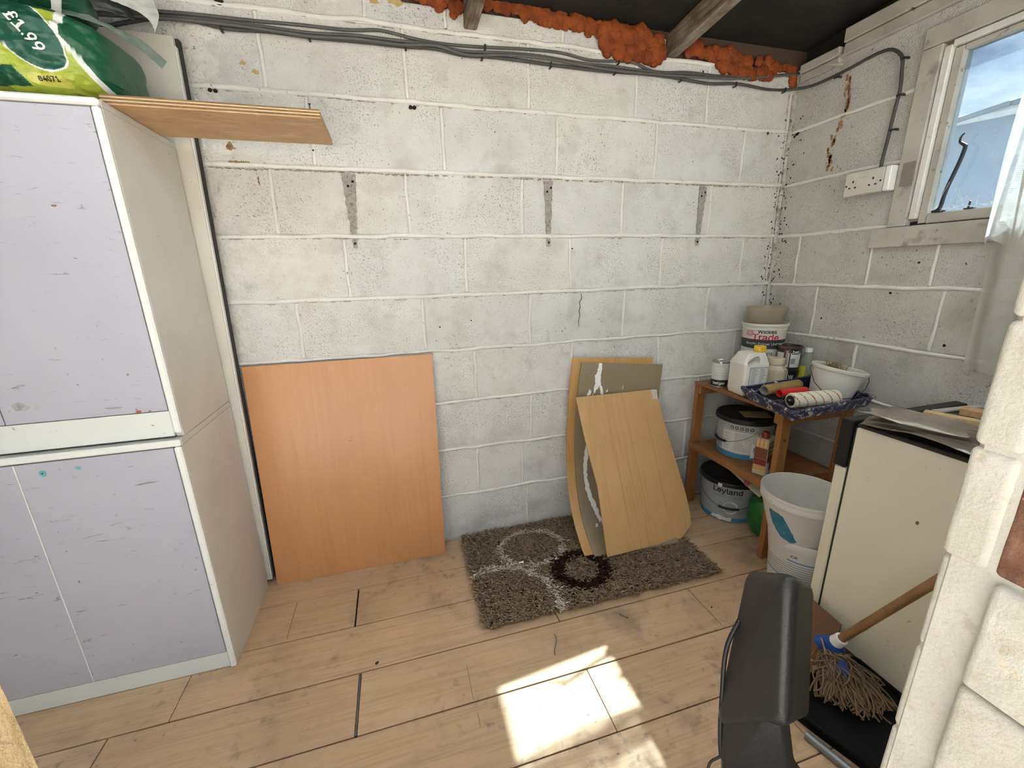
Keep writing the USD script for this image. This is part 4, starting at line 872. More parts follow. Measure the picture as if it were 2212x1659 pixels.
# translucent tub nested on top
g = G(); p = pos(g)
tf = g.add('map_range', value=nse(g, p, 16, 4), from_min=.3, from_max=.7, to_min=.30, to_max=.50, clamp=True)+'.result'
td = g.add('diffuse_bsdf', color=(.62, .56, .44)); tt = g.add('translucent_bsdf', color=(.62, .56, .44))
tmx = g.add('mix_closure', fac=.5, closure1=td+'.BSDF', closure2=tt+'.BSDF')
tmy = g.add('mix_closure', fac=tf, closure1=g.add('transparent_bsdf', color=(.93, .9, .84))+'.BSDF', closure2=tmx+'.closure')
MTRN = g.done('translucent_tub', g.add('mix_closure', fac=.05, closure1=tmy+'.closure', closure2=g.add('glossy_bsdf', roughness=.2)+'.BSDF')+'.closure')
c2 = np.array([1.709, -.121, ZT+H+.0005])
TT = Thing('translucent_tub', 'stained translucent plastic tub resting on top of the primer tub', 'tub', c2)
TT.part('tub', lathe([(0, -.020), (.060, -.020), (.066, -.016), (.080, .050), (.083, .056), (.087, .068), (.086, .072), (.083, .068), (.079, .054), (.064, -.014), (0, -.0175)], c2, 56), MTRN, smooth=40)

# small white tin
c = np.array([1.452, -.150, ZT]); rf = cone(.0375, .0375, .12); th = toward_cam(c)
MTINW = mat('pale_tin_label', (.58, .585, .57), .3, spec=.5); MSTEEL = mat('tin_metal', (.52, .52, .51), .28, metal=1.0, specks=[((.2, .18, .16), 60, .66, .7, 4)])
BT = Thing('small_paint_tin', 'small pale paint tin with black base band at the left end of the top shelf', 'paint tin', c)
BT.part('tin', lathe([(0, 0), (.0375, 0), (.0385, .002), (.0375, .004), (.0375, .116), (.0390, .118), (.0390, .121), (.036, .122), (.034, .118), (0, .118)], c, 40), MSTEEL, smooth=35)
BT.part('label', wrap(patchgrid(.200, .078, .0003, 50, 2), c, rf, th, .075, .0002), MTINW, smooth=True)
BT.part('label_band', wrap(patchgrid(.200, .030, .0003, 50, 2), c, rf, th, .020, .0002), MINKK, smooth=True)
BT.part('lettering', wrap(flat_text('berger', .0125), c, rf, th-.05, .021, .0006), MWPR, smooth=False)
BT.part('lettering', wrap(flat_text('nonglo', .007, bold=False), c, rf, th+.05, .103, .0006), mat('pale_green_print', (.33, .42, .26), .5), smooth=False)
for z_ in (.07, .058): BT.part('label_line', wrap(patchgrid(.05, .0008, .0003, 12, 2), c, rf, th, z_, .0004), MINKG)

# white jerry can
JC = Thing('jerry_can', 'white plastic jerry can with yellow cap and printed back label on the top shelf', 'jerry can', (1.452, -.290, ZT))
MCAN = mat('white_jerry_plastic', (.70, .675, .61), .45, (.64, .61, .54), 10, specks=[((.30, .24, .16), 30, .70, .74, 4)], spec=.45)
a_ = math.radians(-97); nR = np.array([math.cos(a_), math.sin(a_), 0]); uR = np.array([-nR[1], nR[0], 0])     # label face normal, its reading direction
cj = np.array([1.470, -.290, ZT])
def P3(u, n_, z): return cj + uR*u + nR*n_ + np.array([0, 0, z])
body = []
wU, wN = .060, .052
for (zz, su, sn, du) in ((.006, .94, .94, 0), (.020, 1.0, 1.0, 0), (.132, 1.0, 1.0, 0)):
    for i in (-1, 1):
        for k in (-1, 1): body.append(P3(i*(wU*su-.012)+du, k*(wN*sn-.012), zz+.006))
b1 = hull_spheres(body, .012, 2)
top = [P3(i*(wU-.012), k*(wN-.012), .138) for i in (-1, 1) for k in (-1, 1)] + [P3(i, k, .176) for i in (-.026, .040) for k in (-.030, .024)]
b2_ = hull_spheres(top, .012, 2)
man = lambda m: manifold3d.Manifold(manifold3d.Mesh(np.asarray(m.vertices, np.float32), np.asarray(m.faces, np.uint32)))
hole = hull_spheres([P3(-.034, .016, .148), P3(.004, .016, .160), P3(-.036, .09, .140), P3(.002, .09, .166), P3(-.012, .09, .136)], .012, 2)
jb = man(b1) + man(b2_) - man(hole)
mm_ = jb.to_mesh(); JC.part('can', trimesh.Trimesh(mm_.vert_properties[:, :3], mm_.tri_verts), MCAN, smooth=40)
JC.part('neck', lathe([(0, 0), (.020, 0), (.020, .012), (0, .012)], P3(.034, .010, .180), 28), MCAN)
cap = [(0, 0), (.0225, 0), (.0235, .002), (.0235, .021), (.021, .024), (0, .024)]
cm2 = lathe(cap, P3(.034, .010, .1895), 40); v = cm2.vertices; cc = P3(.034, .010, .1895); a2 = np.arctan2(v[:, 1]-cc[1], v[:, 0]-cc[0]); rr2 = np.hypot(v[:, 0]-cc[0], v[:, 1]-cc[1])
JC.part('cap', cm2, mat('yellow_cap', (.78, .47, .02), .4, spec=.5), label='yellow screw cap', smooth=35)
JC.part('label', obox(P3(.008, wN+.0004, .072), uR, (0, 0, 1), nR, .084, .112, .0006, 0), mat('grey_label_edge', (.13, .14, .15), .5), smooth=False)
JC.part('label_paper', obox(P3(.008, wN+.0009, .072), uR, (0, 0, 1), nR, .080, .108, .0006, 0), MTINW, smooth=False)
lines = []
r_ = np.random.default_rng(8)
for col_ in (-.018, .022):
    for i in range(15):
        w = .030*(.55+.45*r_.random()); lines.append(obox(P3(.008+col_-(.032-w)/2, wN+.0014, (.120-i*.0058)), uR, (0, 0, 1), nR, w, .0022, .0003, 0))
JC.part('small_print', lines, MINKG, smooth=False)
JC.part('barcode', [obox(P3(-.022+i*.003, wN+.0014, .027), uR, (0, 0, 1), nR, .0012*(1+i % 2*.6), .014, .0003, 0) for i in range(9)], MINKK, smooth=False)

# small cream bottle
c = np.array([1.628, -.282, ZT])
CB = Thing('cream_bottle', 'squat cream plastic bottle with ribbed cap behind the paint roller', 'bottle', c)
MCRM = mat('cream_plastic', (.58, .52, .38), .4, (.52, .46, .33), 16, spec=.45)
CB.part('bottle', lathe([(0, 0), (.046, 0), (.050, .004), (.050, .085), (.046, .098), (.034, .110), (.030, .114), (.030, .120), (0, .120)], c, 8), MCRM, smooth=25)
CB.part('cap', lathe([(0, 0), (.032, 0), (.033, .002), (.033, .024), (.031, .026), (0, .026)], c+[0, 0, .1203], 36), mat('cream_cap', (.63, .55, .41), .4, spec=.45))
# stacked tins
c = np.array([1.724, -.256, ZT]); rf = cone(.047, .047, .1); th = toward_cam(c)
MTINB = mat('black_tin_label', (.018, .018, .020), .3, spec=.5); MRST = mat('rusty_lid', (.13, .05, .03), .6, (.07, .03, .02), 40)
T1 = Thing('lower_tin', 'black paint tin underneath the dripped paint tin', 'paint tin', c)
T1.part('tin', lathe([(0, 0), (.047, 0), (.048, .002), (.047, .004), (.047, .074), (.0485, .076), (.0485, .079), (0, .079)], c, 40), MTINB, smooth=35)
T1.part('lettering', wrap(flat_text('W', .016), c, rf, th+.45, .055, .0004), MWPR, smooth=False)
c = c + np.array([0, 0, .0795])
T2 = Thing('dripped_tin', 'black and white paint tin with brown drips, stacked on the black tin', 'paint tin', c)
T2.part('tin', lathe([(0, 0), (.047, 0), (.048, .002), (.047, .004), (.047, .104), (.0495, .106), (.0495, .111), (.045, .111), (.043, .106), (0, .106)], c, 44), MTINB, smooth=35)
T2.part('rim', lathe([(.0498, .104), (.0512, .106), (.0508, .113), (.0445, .113), (.0448, .1115), (.0497, .1112)], c, 44), MRST)
T2.part('label', wrap(patchgrid(.11, .066, .0003, 40, 2), c, rf, th, .052, .0002), MTINW, smooth=True)
for dx, w, h0, h1, m_ in ((-.30, .008, .0, .104, MRST), (-.12, .010, .030, .095, MINKG), (.12, .006, .006, .098, MRST), (.42, .018, .035, .060, MINKG)):
    T2.part('drip', wrap(patchgrid(w, h1-h0, .0004, 6, 6), c, rf, th+dx, (h0+h1)/2, .0006), m_, smooth=True)
T2.part('lettering', wrap(flat_text('ber', .014), c, rf, th+.62, .090, .0008), MWPR, smooth=False)
T2.part('lettering_back', wrap(patchgrid(.034, .022, .0003, 12, 2), c, rf, th+.62, .090, .0005), MINKK, smooth=True)
# green bottle
c = np.array([1.786, -.300, ZT])
g = G(); MCLR = g.done('clear_green_plastic', g.add('mix_closure', fac=.45, closure1=g.add('transparent_bsdf', color=(.86, .90, .84))+'.BSDF', closure2=g.add('principled_bsdf', base_color=(.40, .44, .36), roughness=.25)+'.BSDF')+'.closure')
GB = Thing('spray_bottle', 'clear plastic bottle half full of green liquid beside the dripped tin', 'bottle', c)
GB.part('bottle', lathe([(0, 0), (.028, 0), (.030, .003), (.030, .105), (.026, .132), (.014, .150), (.013, .165), (0, .165)], c, 36), MCLR, smooth=40)
GB.part('liquid', lathe([(0, .002), (.0275, .002), (.0285, .004), (.0285, .070), (0, .070)], c, 36), mat('green_liquid', (.30, .36, .08), .3), smooth=40)
GB.part('label', wrap(patchgrid(.030, .085, .0003, 10, 2), c, cone(.0302, .0302, .1), toward_cam(c)-.55, .062, .0003), mat('yellow_green_label', (.55, .56, .05), .5), smooth=True)
GB.part('cap', lathe([(0, 0), (.015, 0), (.015, .018), (0, .018)], c+[0, 0, .1655], 20), MPLASW)

# roller tray with three roller sleeves and the white bucket
TF = [np.array(q) for q in ((1.388, -.354, .714), (1.334, -.639, .703), (1.764, -.610, .708), (1.788, -.345, .728))]      # rim corners: front left, front right, back right, back left
def bil(u, v, k=0): return TF[0]*((1-u)*(1-v))[..., None] + TF[1]*(u*(1-v))[..., None] + TF[3]*((1-u)*v)[..., None] + TF[2]*(u*v)[..., None]
g = G(); p = pos(g)
sp = ramp(g, nse(g, p, 42, 4, .65, .8), .545, .58); ms = ramp(g, nse(g, p, 13, 3), .38, .52)
cl = mixc(g, g.add('mix_color', blend_type='multiply', fac=1.0, a=sp, b=ms)+'.result', (.016, .020, .060), (.60, .54, .50))
cl = mixc(g, ramp(g, nse(g, p, 120, 3), .68, .71), cl, (.50, .48, .46))
bp_ = g.add('principled_bsdf', base_color=cl, roughness=.35)
MTRAY = g.done('paint_splashed_navy', bp_+'.BSDF')
RTY = Thing('roller_tray', 'paint splashed navy roller tray overhanging the end of the top shelf', 'roller tray', (1.57, -.48, ZT))
def tray(u, v):
    b = bil(u, v); e = np.minimum(np.minimum(u, 1-u)/.045, np.minimum(v, 1-v)/.040); e = np.clip(e, 0, 1)
    dep = .046*e
    flo = np.maximum(b[..., 2]-dep, .6675); b[..., 2] = np.where(e > .05, flo, b[..., 2])
    return b
RTY.part('tray', sheet(lambda u, v: tray(u, v), 61, 61, .0024), MTRAY, smooth=40)
rim = np.array([TF[0], TF[1], TF[2], TF[3], TF[0]]); rp_ = np.vstack([np.linspace(rim[i], rim[i+1], 16)[:-1] for i in range(4)] + [rim[-1:]])
RTY.part('rim', tube(rp_, .0062, 8), MTRAY, smooth=True)
for q, dz in ((TF[0], -.022), (TF[1], -.030)):
    RTY.part('corner_foot', hull_spheres([q+[.004, .004, -.002], q+[.012, .012 if q is TF[1] else -.012, dz]], [.011, .007], 2), MTRAY, smooth=True)
def pipe(a, b, r0, r1, n=40, fuzz=0, seed=0, m=40):
    a, b = np.asarray(a, float), np.asarray(b, float); d = unit(b-a); L = np.linalg.norm(b-a)
    pr = [(r1, 0), (r0*.93, 0), (r0, .004)] + [(r0, t) for t in np.linspace(.006, L-.006, m)] + [(r0, L-.004), (r0*.93, L), (r1, L), (r1, 0)]
    ms_ = lathe(pr, (0, 0, 0), n)
    if fuzz:
        v = ms_.vertices; r = np.hypot(v[:, 0], v[:, 1]); k = r > r1*1.2; nn = np.c_[v[:, 0], v[:, 1], v[:, 2]*0]/np.maximum(r, 1e-6)[:, None]
        v[k] += (nn*((fbm(v*260+seed, 2, seed)-.5)*2*fuzz)[:, None])[k]; ms_.vertices = v
    u = unit(np.cross(d, [0, 0, 1])); ms_.apply_transform(frame(a, u, np.cross(d, u), d)); return ms_
MBEI = mat('beige_roller_pile', (.40, .285, .125), .95, (.34, .235, .095), 50, bump=[(300, 1., .003)], spec=.1)
R1a, R1b = np.array([1.432, -.418, .7165]), np.array([1.640, -.395, .7165])
R1 = Thing('beige_roller_sleeve', 'beige paint roller sleeve lying at the back of the tray', 'roller sleeve', (R1a+R1b)/2)
R1.part('pile', pipe(R1a, R1b, .0215, .0165, 40, .0014, 3), MBEI, smooth=40)
R1.part('core', pipe(R1a+[.001, 0, 0], R1b-[.001, 0, 0], .0163, .0150, 32), mat('grey_card_core', (.38, .41, .41), .7), smooth=40)
R2a, R2b = np.array([1.462, -.462, .7130]), np.array([1.590, -.470, .7130])
R2 = Thing('red_tube', 'short red plastic tube between the two roller sleeves', 'tube', (R2a+R2b)/2)
R2.part('tube', pipe(R2a, R2b, .0170, .0120, 32), mat('red_plastic', (.62, .022, .018), .4, spec=.45), smooth=40)
R3a, R3b = np.array([1.400, -.566, .7200]), np.array([1.590, -.592, .7230])
g = G(); p = pos(g)
d3 = unit(R3b-R3a)
ax = g.add('vector_math', math_type='dot_product', vector1=p, vector2=tuple(d3+np.array([0, .25, .45])))+'.value'
wv = g.add('math', math_type='sine', value1=g.add('math', math_type='multiply', value1=ax, value2=190.0)+'.value')+'.value'
nz = nse(g, p, 210, 2)
wv2 = g.add('math', math_type='multiply_add', value1=g.add('math', math_type='add', value1=wv, value2=nz)+'.value', value2=.35, value3=.35)+'.value'
cl = mixc(g, ramp(g, wv2, .80, .90), (.70, .67, .53), (.40, .09, .085))
MSTR = g.done('striped_pile', g.add('principled_bsdf', base_color=cl, roughness=.95, specular_ior_level=.1, normal=g.add('bump', height=nse(g, p, 320, 2), strength=1.0, distance=.003)+'.normal')+'.BSDF')
R3 = Thing('striped_roller', 'cream paint roller with red stripes and black end cap at the front of the tray', 'paint roller', (R3a+R3b)/2)
R3.part('pile', pipe(R3a, R3b, .0285, .0190, 48, .0022, 6, 60), MSTR, smooth=40)
R3.part('end_cap', pipe(R3a-d3*.0012, R3a+d3*.010, .0188, .0065, 32, m=3), MBLK, smooth=40)
gear = []
for i in range(14):
    t = 2*PI*i/14; u_ = unit(np.cross(d3, [0, 0, 1])); w_ = np.cross(d3, u_); gear.append(obox(R3a-d3*.0014+(u_*math.cos(t)+w_*math.sin(t))*.0185, u_*math.cos(t)+w_*math.sin(t), -u_*math.sin(t)+w_*math.cos(t), d3, .004, .004, .002, .0004))
R3.part('cap_teeth', gear, MBLK, smooth=False)
R3.part('axle', tube([R3a-d3*.006, R3a+d3*.04], .0060, 16), MSTEEL, smooth=True)

cb = np.array([1.686, -.492, .6735]); tilt = unit((.17, -.08, 1))
BU = Thing('white_bucket', 'small white bucket with wire handle standing tilted in the roller tray', 'bucket', cb)
Tm = frame(cb, unit(np.cross((0, 1, 0), tilt)), unit(np.cross(tilt, unit(np.cross((0, 1, 0), tilt)))), tilt)
MBK = mat('white_bucket_plastic', (.68, .655, .60), .42, (.63, .60, .54), 12, specks=[((.35, .29, .2), 40, .70, .74, 5)], spec=.45)
def tl(m): m.apply_transform(Tm); return m
BU.part('bucket', tl(lathe([(0, 0), (.064, 0), (.068, .003), (.090, .126), (.096, .126), (.097, .136), (.093, .139), (.089, .135), (.066, .006), (0, .006)], (0, 0, 0), 56)), MBK, smooth=40)
BU.part('paint_residue', tl(lathe([(0, .108), (.065, .110), (.0842, .118), (.0842, .116), (0, .104)], (0, 0, 0), 40)), mat('brown_residue', (.24, .16, .07), .8, (.45, .38, .26), 40, bump=[(90, .7, .004)]), smooth=True)
hp = []
tc_ = toward_cam(cb)-math.atan2(Tm[1, 0], Tm[0, 0])
e0, e1 = tc_-1.25, tc_+1.35
for t, rr_, zz in ((0, .098, .126), (.03, .103, .116), (.22, .101, .066), (.42, .093, .030), (.60, .092, .024), (.80, .102, .042), (.93, .107, .082), (.985, .104, .111), (1, .098, .126)):
    a_ = e0+(e1-e0)*t; hp.append((rr_*math.cos(a_), rr_*math.sin(a_), zz))
BU.part('wire_handle', tl(tube(np.array(hp), .0014, 6)), MIRON, smooth=True)
BR = Thing('brush_bristles', 'stiff brown brush bristles sticking out of the white bucket', 'brush', cb+np.array([.03, .02, .11]))
hb = []
r_ = np.random.default_rng(5)
for i in range(150):
    a = np.array([r_.normal(-.006, .026), r_.normal(.020, .012), .1185]); b = a+np.array([r_.normal(.002, .010), r_.normal(.0, .008), .020+.016*r_.random()]); hb.append(tube([a, (a+b)/2+[.002, 0, 0], b], .0007, 4))
BR.part('bristles', tl(cat_(hb)), mat('bristle_brown', (.30, .21, .09), .8), smooth=True, kind='stuff')

# grey paint tub on the middle shelf and the lettered one on the floor
MGT = mat('grey_tub_plastic', (.36, .375, .375), .42, (.33, .345, .345), 6, spec=.45)
MWIRE = mat('steel_wire', (.35, .35, .35), .3, metal=1.0)
def paint_tub(name, label, c, r0, r1, h, handle_th, sag, zh):
    c = np.asarray(c, float); T = Thing(name, label, 'paint tub', c); rf = cone(r0, r1, h)
    T.part('tub', lathe([(0, 0), (r0-.004, 0), (r0, .004), (r1, h), (0, h)], c, 64), MGT, smooth=40)
    T.part('blue_band', lathe([(r0+.0002, .005), (rf(.026)+.0003, .026), (rf(.026)-.001, .0262), (r0-.001, .0048)], c, 64), MINKB, smooth=40)
    lid = T.part('lid', lathe([(r1-.010, h+.0004), (r1+.004, h-.012), (r1+.008, h-.010), (r1+.008, h+.002), (r1+.004, h+.010), (r1-.004, h+.011), (r1-.008, h+.006), (0, h+.006), (0, h+.0015)], c, 64), MBLK, smooth=40)
    T.part('lid_ridge', lathe([(r1-.030, h+.0062), (r1-.028, h+.0085), (r1-.025, h+.0085), (r1-.023, h+.0062)], c, 64), MBLK, parent=lid, smooth=True)
    e0, e1 = handle_th-1.45, handle_th+1.45; P = []
    for t in np.linspace(0, 1, 40):
        a = e0+(e1-e0)*t; z = zh + (h*.80-zh)*abs(2*t-1)**2.0; P.append((c[0]+(rf(z)+.006)*math.cos(a), c[1]+(rf(z)+.006)*math.sin(a), c[2]+z))
    T.part('wire_handle', tube(P, .0014, 6), MWIRE, smooth=True)
    T.part('handle_grip', tube(P[15:25], .0055, 10), MBLK, smooth=True)
    return T, rf, c
cA = (1.553, -.232, .3475)
A, rfA, cA = paint_tub('grey_paint_tub', 'grey paint tub with black lid and white back label on the middle shelf', cA, .112, .122, .185, toward_cam(cA)-.95, 0, .072)
th = toward_cam(cA)
A.part('label', wrap(patchgrid(.150, .105, .0003, 40, 3), cA, rfA, th-.15, .083, .0003), MTINW, smooth=True)
lines = []
for i in range(12):
    w = .062*(.5+.5*r_.random()); lines.append(wrap(patchgrid(w, .0022, .0002, 10, 2), cA, rfA, th-.15-(.062-w)/2/.117+.12, .126-i*.0075, .0007))
    if i % 2: lines.append(wrap(patchgrid(.030*(.5+.5*r_.random()), .0016, .0002, 8, 2), cA, rfA, th-.60, .126-i*.0075, .0007))
A.part('small_print', lines, MINKG, smooth=True)
A.part('barcode_label', wrap(patchgrid(.040, .070, .0003, 12, 2), cA, rfA, th+.50, .050, .0007), MWPR, smooth=True)
A.part('barcode', [wrap(patchgrid(.0016, .022, .0002, 2, 2), cA, rfA, th+.42+i*.026, .055, .0011) for i in range(8)], MINKK)
A.part('symbol', [wrap(disc(.0075, .0002, 18, .0045), cA, rfA, th-.42+i*.17, .153, .0004) for i in range(5)], MINKK, smooth=False)
MCARD = mat('beige_card', (.40, .35, .22), .7, (.36, .31, .19), 12)
tag(put('/World', 'card', obox((cA[0]+.012, cA[1]-.040, .3475+.1988), unit((.82, -.38, 0)), unit((.38, .82, 0)), (0, 0, 1), .12, .085, .0012, 0), MCARD), 'beige card lying on the black lid of the middle shelf tub', 'card')
cL = (1.553, -.190, .0008)
Lb, rfL, cL = paint_tub('lettered_paint_tub', 'grey paint tub lettered Leyland walls and ceilings standing on the floor under the shelf', cL, .123, .136, .205, toward_cam(cL)+.05, 0, .078)
th = toward_cam(cL)
Lb.part('lettering', wrap(flat_text('Leyland', .0265), cL, rfL, th-.04, .170, .0006), MINKK, smooth=False)
Lb.part('lettering', wrap(flat_text('Walls & Ceilings', .0135, bold=False), cL, rfL, th-.02, .140, .0006), mat('pale_blue_print', (.15, .29, .40), .5), smooth=False)
Lb.part('white_spot', wrap(disc(.034, .0003, 40), cL, rfL, th+.12, .082, .0004), MTINW, smooth=False)
Lb.part('torn_label', wrap(prism(ragged([(-.05, -.008), (.05, -.011), (.045, .008), (.0, .012), (-.04, .010)], .003, .006, 5), .0003).subdivide_to_size(.012), cL, rfL, th-.18, .018, .0012), MWPR, smooth=False)
Lb.part('lid_tab', obox(cL+np.array([math.cos(th-.28)*.146, math.sin(th-.28)*.146, .200]), (-math.sin(th-.28), math.cos(th-.28), 0), (0, 0, 1), (math.cos(th-.28), math.sin(th-.28), 0), .020, .018, .003, .001), mat('cream_tab', (.66, .60, .46), .5))
Lb.part('small_print', [wrap(patchgrid(.030, .0014, .0002, 8, 2), cL, rfL, th+.62, .078-i*.007, .0006) for i in range(4)] + [wrap(disc(.0075, .0002, 16, .0062), cL, rfL, th+.42, .075-i*.02, .0006) for i in range(2)], MINKG, smooth=False)
PG = Thing('magazine', 'pale folded magazine with red lettering wedged under the middle shelf above the lettered tub', 'magazine', (1.50, -.33, .26))
q4 = [np.array(v_) for v_ in ((1.470, -.190, .281), (1.470, -.300, .305), (1.470, -.470, .285), (1.470, -.440, .228))]
def mag(u, v): return (q4[0]*((1-u)*(1-v))[..., None] + q4[1]*((1-u)*v)[..., None] + q4[3]*(u*(1-v))[..., None] + q4[2]*(u*v)[..., None]) + np.stack([.10*v**1.5+.004*np.sin(u*5), 0*u, 0*u], -1)
PG.part('cover', sheet(mag, 24, 12, .004), mat('magazine_paper', (.56, .52, .42), .5, (.40, .42, .25), 11), smooth=True)
mu = unit(q4[3]-q4[0]); mv = unit(np.cross((-1, 0, 0), mu)) 
PG.part('red_lettering', flat_text('SIS', .024, .0006).apply_transform(frame((1.4655, -.375, .268), unit((0, -.62, .60)), unit((.2, .70, .72)), unit((-1, .0, .2)))) , MINKR, smooth=False)
# green plastic carrier bag
V4, F4 = sack_shape(90, 80, 1.475, 1.690, -.415, .080, .0008, .215, 19, 2.4, 2.2)
GBG = Thing('green_bag', 'crumpled dark green plastic bag on the floor between the paint tub and the buckets', 'bag', (1.58, -.41, 0))
GBG.part('bag', (V4, F4), mat('green_plastic_film', (.008, .105, .016), .35, (.02, .16, .03), 16, bump=[(40, .6, .006)]), smooth=True)
# wood treatment tin
co = np.array([1.466, -.432, .3482]); a_ = math.radians(-66); nO = np.array([math.cos(a_), math.sin(a_), 0]); uO = np.array([-nO[1], nO[0], 0])
OT = Thing('wood_oil_tin', 'small rectangular wood treatment tin with red cap and green label on the middle shelf', 'tin', co)
w_, d_, h_ = .080, .052, .165
OT.part('tin', obox(co+[0, 0, h_/2], uO, nO, (0, 0, 1), w_, d_, h_, .003), mat('cream_tin', (.50, .44, .33), .35, (.42, .36, .26), 20, specks=[((.16, .08, .05), 40, .64, .70, 4)]), smooth=False)
OT.part('cap', lathe([(0, 0), (.014, 0), (.015, .002), (.014, .022), (.010, .026), (0, .026)], co+uO*-.014+np.array([0, 0, h_+.0004]), 28), mat('dark_red_cap', (.22, .022, .018), .4), label='dark red screw cap')
def of(u0, u1, z0, z1, m_, nm, e=.0004): OT.part(nm, obox(co+uO*((u0+u1)/2)+nO*(d_/2+e)+np.array([0, 0, (z0+z1)/2]), uO, (0, 0, 1), nO, u1-u0, z1-z0, .0004, 0), m_, smooth=False)
MGRN = mat('bottle_green_print', (.030, .085, .040), .45); MBRN = mat('brown_print', (.16, .050, .025), .5); MORG = mat('ochre_print', (.50, .29, .10), .5); MMAR = mat('maroon_print', (.20, .020, .020), .5)
of(-.039, .039, .090, .150, MGRN, 'label'); of(-.039, .039, .020, .088, MMAR, 'label'); of(-.039, -.012, .002, .060, MWPR, 'label', .0009); of(.0, .030, .03, .045, MBRN, 'label', .0009)
OT.part('lettering', prism(sbox(-.03, -.001, .03, .001), .0003, frame(co+nO*(d_/2+.0010)+np.array([0, 0, .100]), uO, (0, 0, 1), nO)), MWPR, smooth=False)
OT.part('lettering', flat_text('Wood', .014, .0003).apply_transform(frame(co+nO*(d_/2+.0010)+np.array([0, 0, .116]), uO, np.array([0, 0, 1.]), nO)), MORG, smooth=False)
OT.part('lettering', flat_text('TREATMENT', .008, .0003).apply_transform(frame(co+nO*(d_/2+.0010)+np.array([0, 0, .138]), uO, np.array([0, 0, 1.]), nO)), MORG, smooth=False)
def os_(v0, v1, z0, z1, m_, nm, e=.0004): OT.part(nm, obox(co-uO*(w_/2+e)+nO*((v0+v1)/2)+np.array([0, 0, (z0+z1)/2]), nO, (0, 0, 1), -uO, v1-v0, z1-z0, .0004, 0), m_, smooth=False)
os_(-.024, .024, .125, .160, MORG, 'side_label'); os_(-.024, .024, .076, .124, MBRN, 'side_label'); os_(-.024, .024, .046, .075, MMAR, 'side_label'); os_(-.024, .024, .022, .045, MORG, 'side_label')
for i in range(3): os_(-.020+i*.015, -.012+i*.015, .128, .172-.012, mat('brush_print_%d' % i, (.62, .45, .22), .5), 'side_label', .0009)

# ------------------------------------------------------------------ big white buckets in front of the shelf
MBW = mat('big_bucket_white', (.62, .60, .565), .42, (.58, .56, .52), 10, specks=[((.25, .21, .16), 50, .70, .74, 5)], spec=.45)
c = np.array([1.412, -.700, .0008]); rf = cone(.098, .113, .24); th = toward_cam(c)
B_ = Thing('lower_bucket', 'white plastic tub printed with blue ruled text, underneath the big white bucket', 'bucket', c)
B_.part('bucket', lathe([(0, 0), (.095, 0), (.098, .003), (.1125, .212), (.118, .212), (.119, .230), (.117, .238), (.112, .240), (.110, .234), (.093, .008), (0, .008)], c, 64), MBW, smooth=40)
B_.part('label', wrap(patchgrid(.27, .150, .0003, 50, 2), c, rf, th, .125, .0003), MTINW, smooth=True)
B_.part('blue_rule', [wrap(patchgrid(.27, .0045, .0003, 50, 2), c, rf, th, z_, .0007) for z_ in (.165, .085)], MINKB, smooth=True)
B_.part('small_print', [wrap(patchgrid(.055, .0026, .0002, 10, 2), c, rf, th-.85+.5*k, .152-i*.0095, .0007) for k in range(4) for i in range(7)], MINKG, smooth=True)
B_.part('lettering', wrap(flat_text('SMALL CRACK', .0100), c, rf, th-.50, .185, .0007), MINKK, smooth=False)
c = np.array([1.386, -.692, .150]); H = .265; rf = lambda z: np.interp(z, [0, .09, H-.035, H], [.086, .098, .136, .140])
th = toward_cam(c)
B2_ = Thing('big_bucket', 'big open white bucket with a torn teal label, stacked inside the lower tub', 'bucket', c)
B2_.part('bucket', lathe([(0, 0), (.082, 0), (.086, .004), (.098, .09), (.136, H-.035), (.1398, H-.035), (.1405, H-.020), (.139, H-.018), (.1412, H-.004), (.140, H), (.137, H-.002), (.095, .092), (.084, .008), (0, .008)], c, 72), MBW, smooth=40)
MTEAL = mat('teal_label', (.025, .16, .25), .45, (.045, .22, .32), 30, specks=[((.6, .66, .68), 60, .66, .70, 8)])
B2_.part('label', wrap(prism(ragged([(-.055, .060), (.004, .052), (.044, -.040), (.034, -.055), (-.010, -.042), (-.042, .005)], .0012, .01, 3), .0003).subdivide_to_size(.012), c, rf, th-.42, .145, .0006), MTEAL, smooth=False)

# ------------------------------------------------------------------ small old freezer seen from its side
MFRI = mat('cream_enamel', (.76, .71, .575), .30, (.72, .67, .535), 3.0, specks=[((.25, .17, .09), 60, .71, .745, 5), ((.16, .13, .10), 20, .735, .76, None)], spec=.5)
FX0, FX1, FY0, FY1, FZ = 1.288, 1.790, -1.43, -.878, .755
FR = Thing('freezer', 'old cream undercounter freezer with black door handle, turned side on to the room', 'freezer', ((FX0+FX1)/2, -1.15, 0))
FR.part('cabinet', cbox((FX0, FY0, .022), (FX1, FY1, FZ-.012), .004), MFRI)
FR.part('worktop', cbox((FX0+.002, FY0, FZ-.0115), (FX1, FY1+.0, FZ), .003), mat('dark_worktop', (.020, .017, .015), .45))
FR.part('gasket', cbox((FX0+.006, FY1+.0004, .035), (FX1-.006, FY1+.0066, FZ-.014), .001), mat('green_black_gasket', (.012, .022, .015), .6))
FR.part('door', cbox((FX0, FY1+.007, .030), (FX1, FY1+.040, FZ-.150), .004), MFRI)
FR.part('door_handle', cbox((FX0-.004, FY1+.0085, FZ-.149), (FX1, FY1+.044, FZ+.004), .004), MBLK, label='black top door handle')
for x in (FX0+.03, FX1-.05):
    for y in (FY0+.03, FY1-.05): FR.part('foot', cbox((x, y, .0005), (x+.03, y+.03, .0218), .002), MBLK)
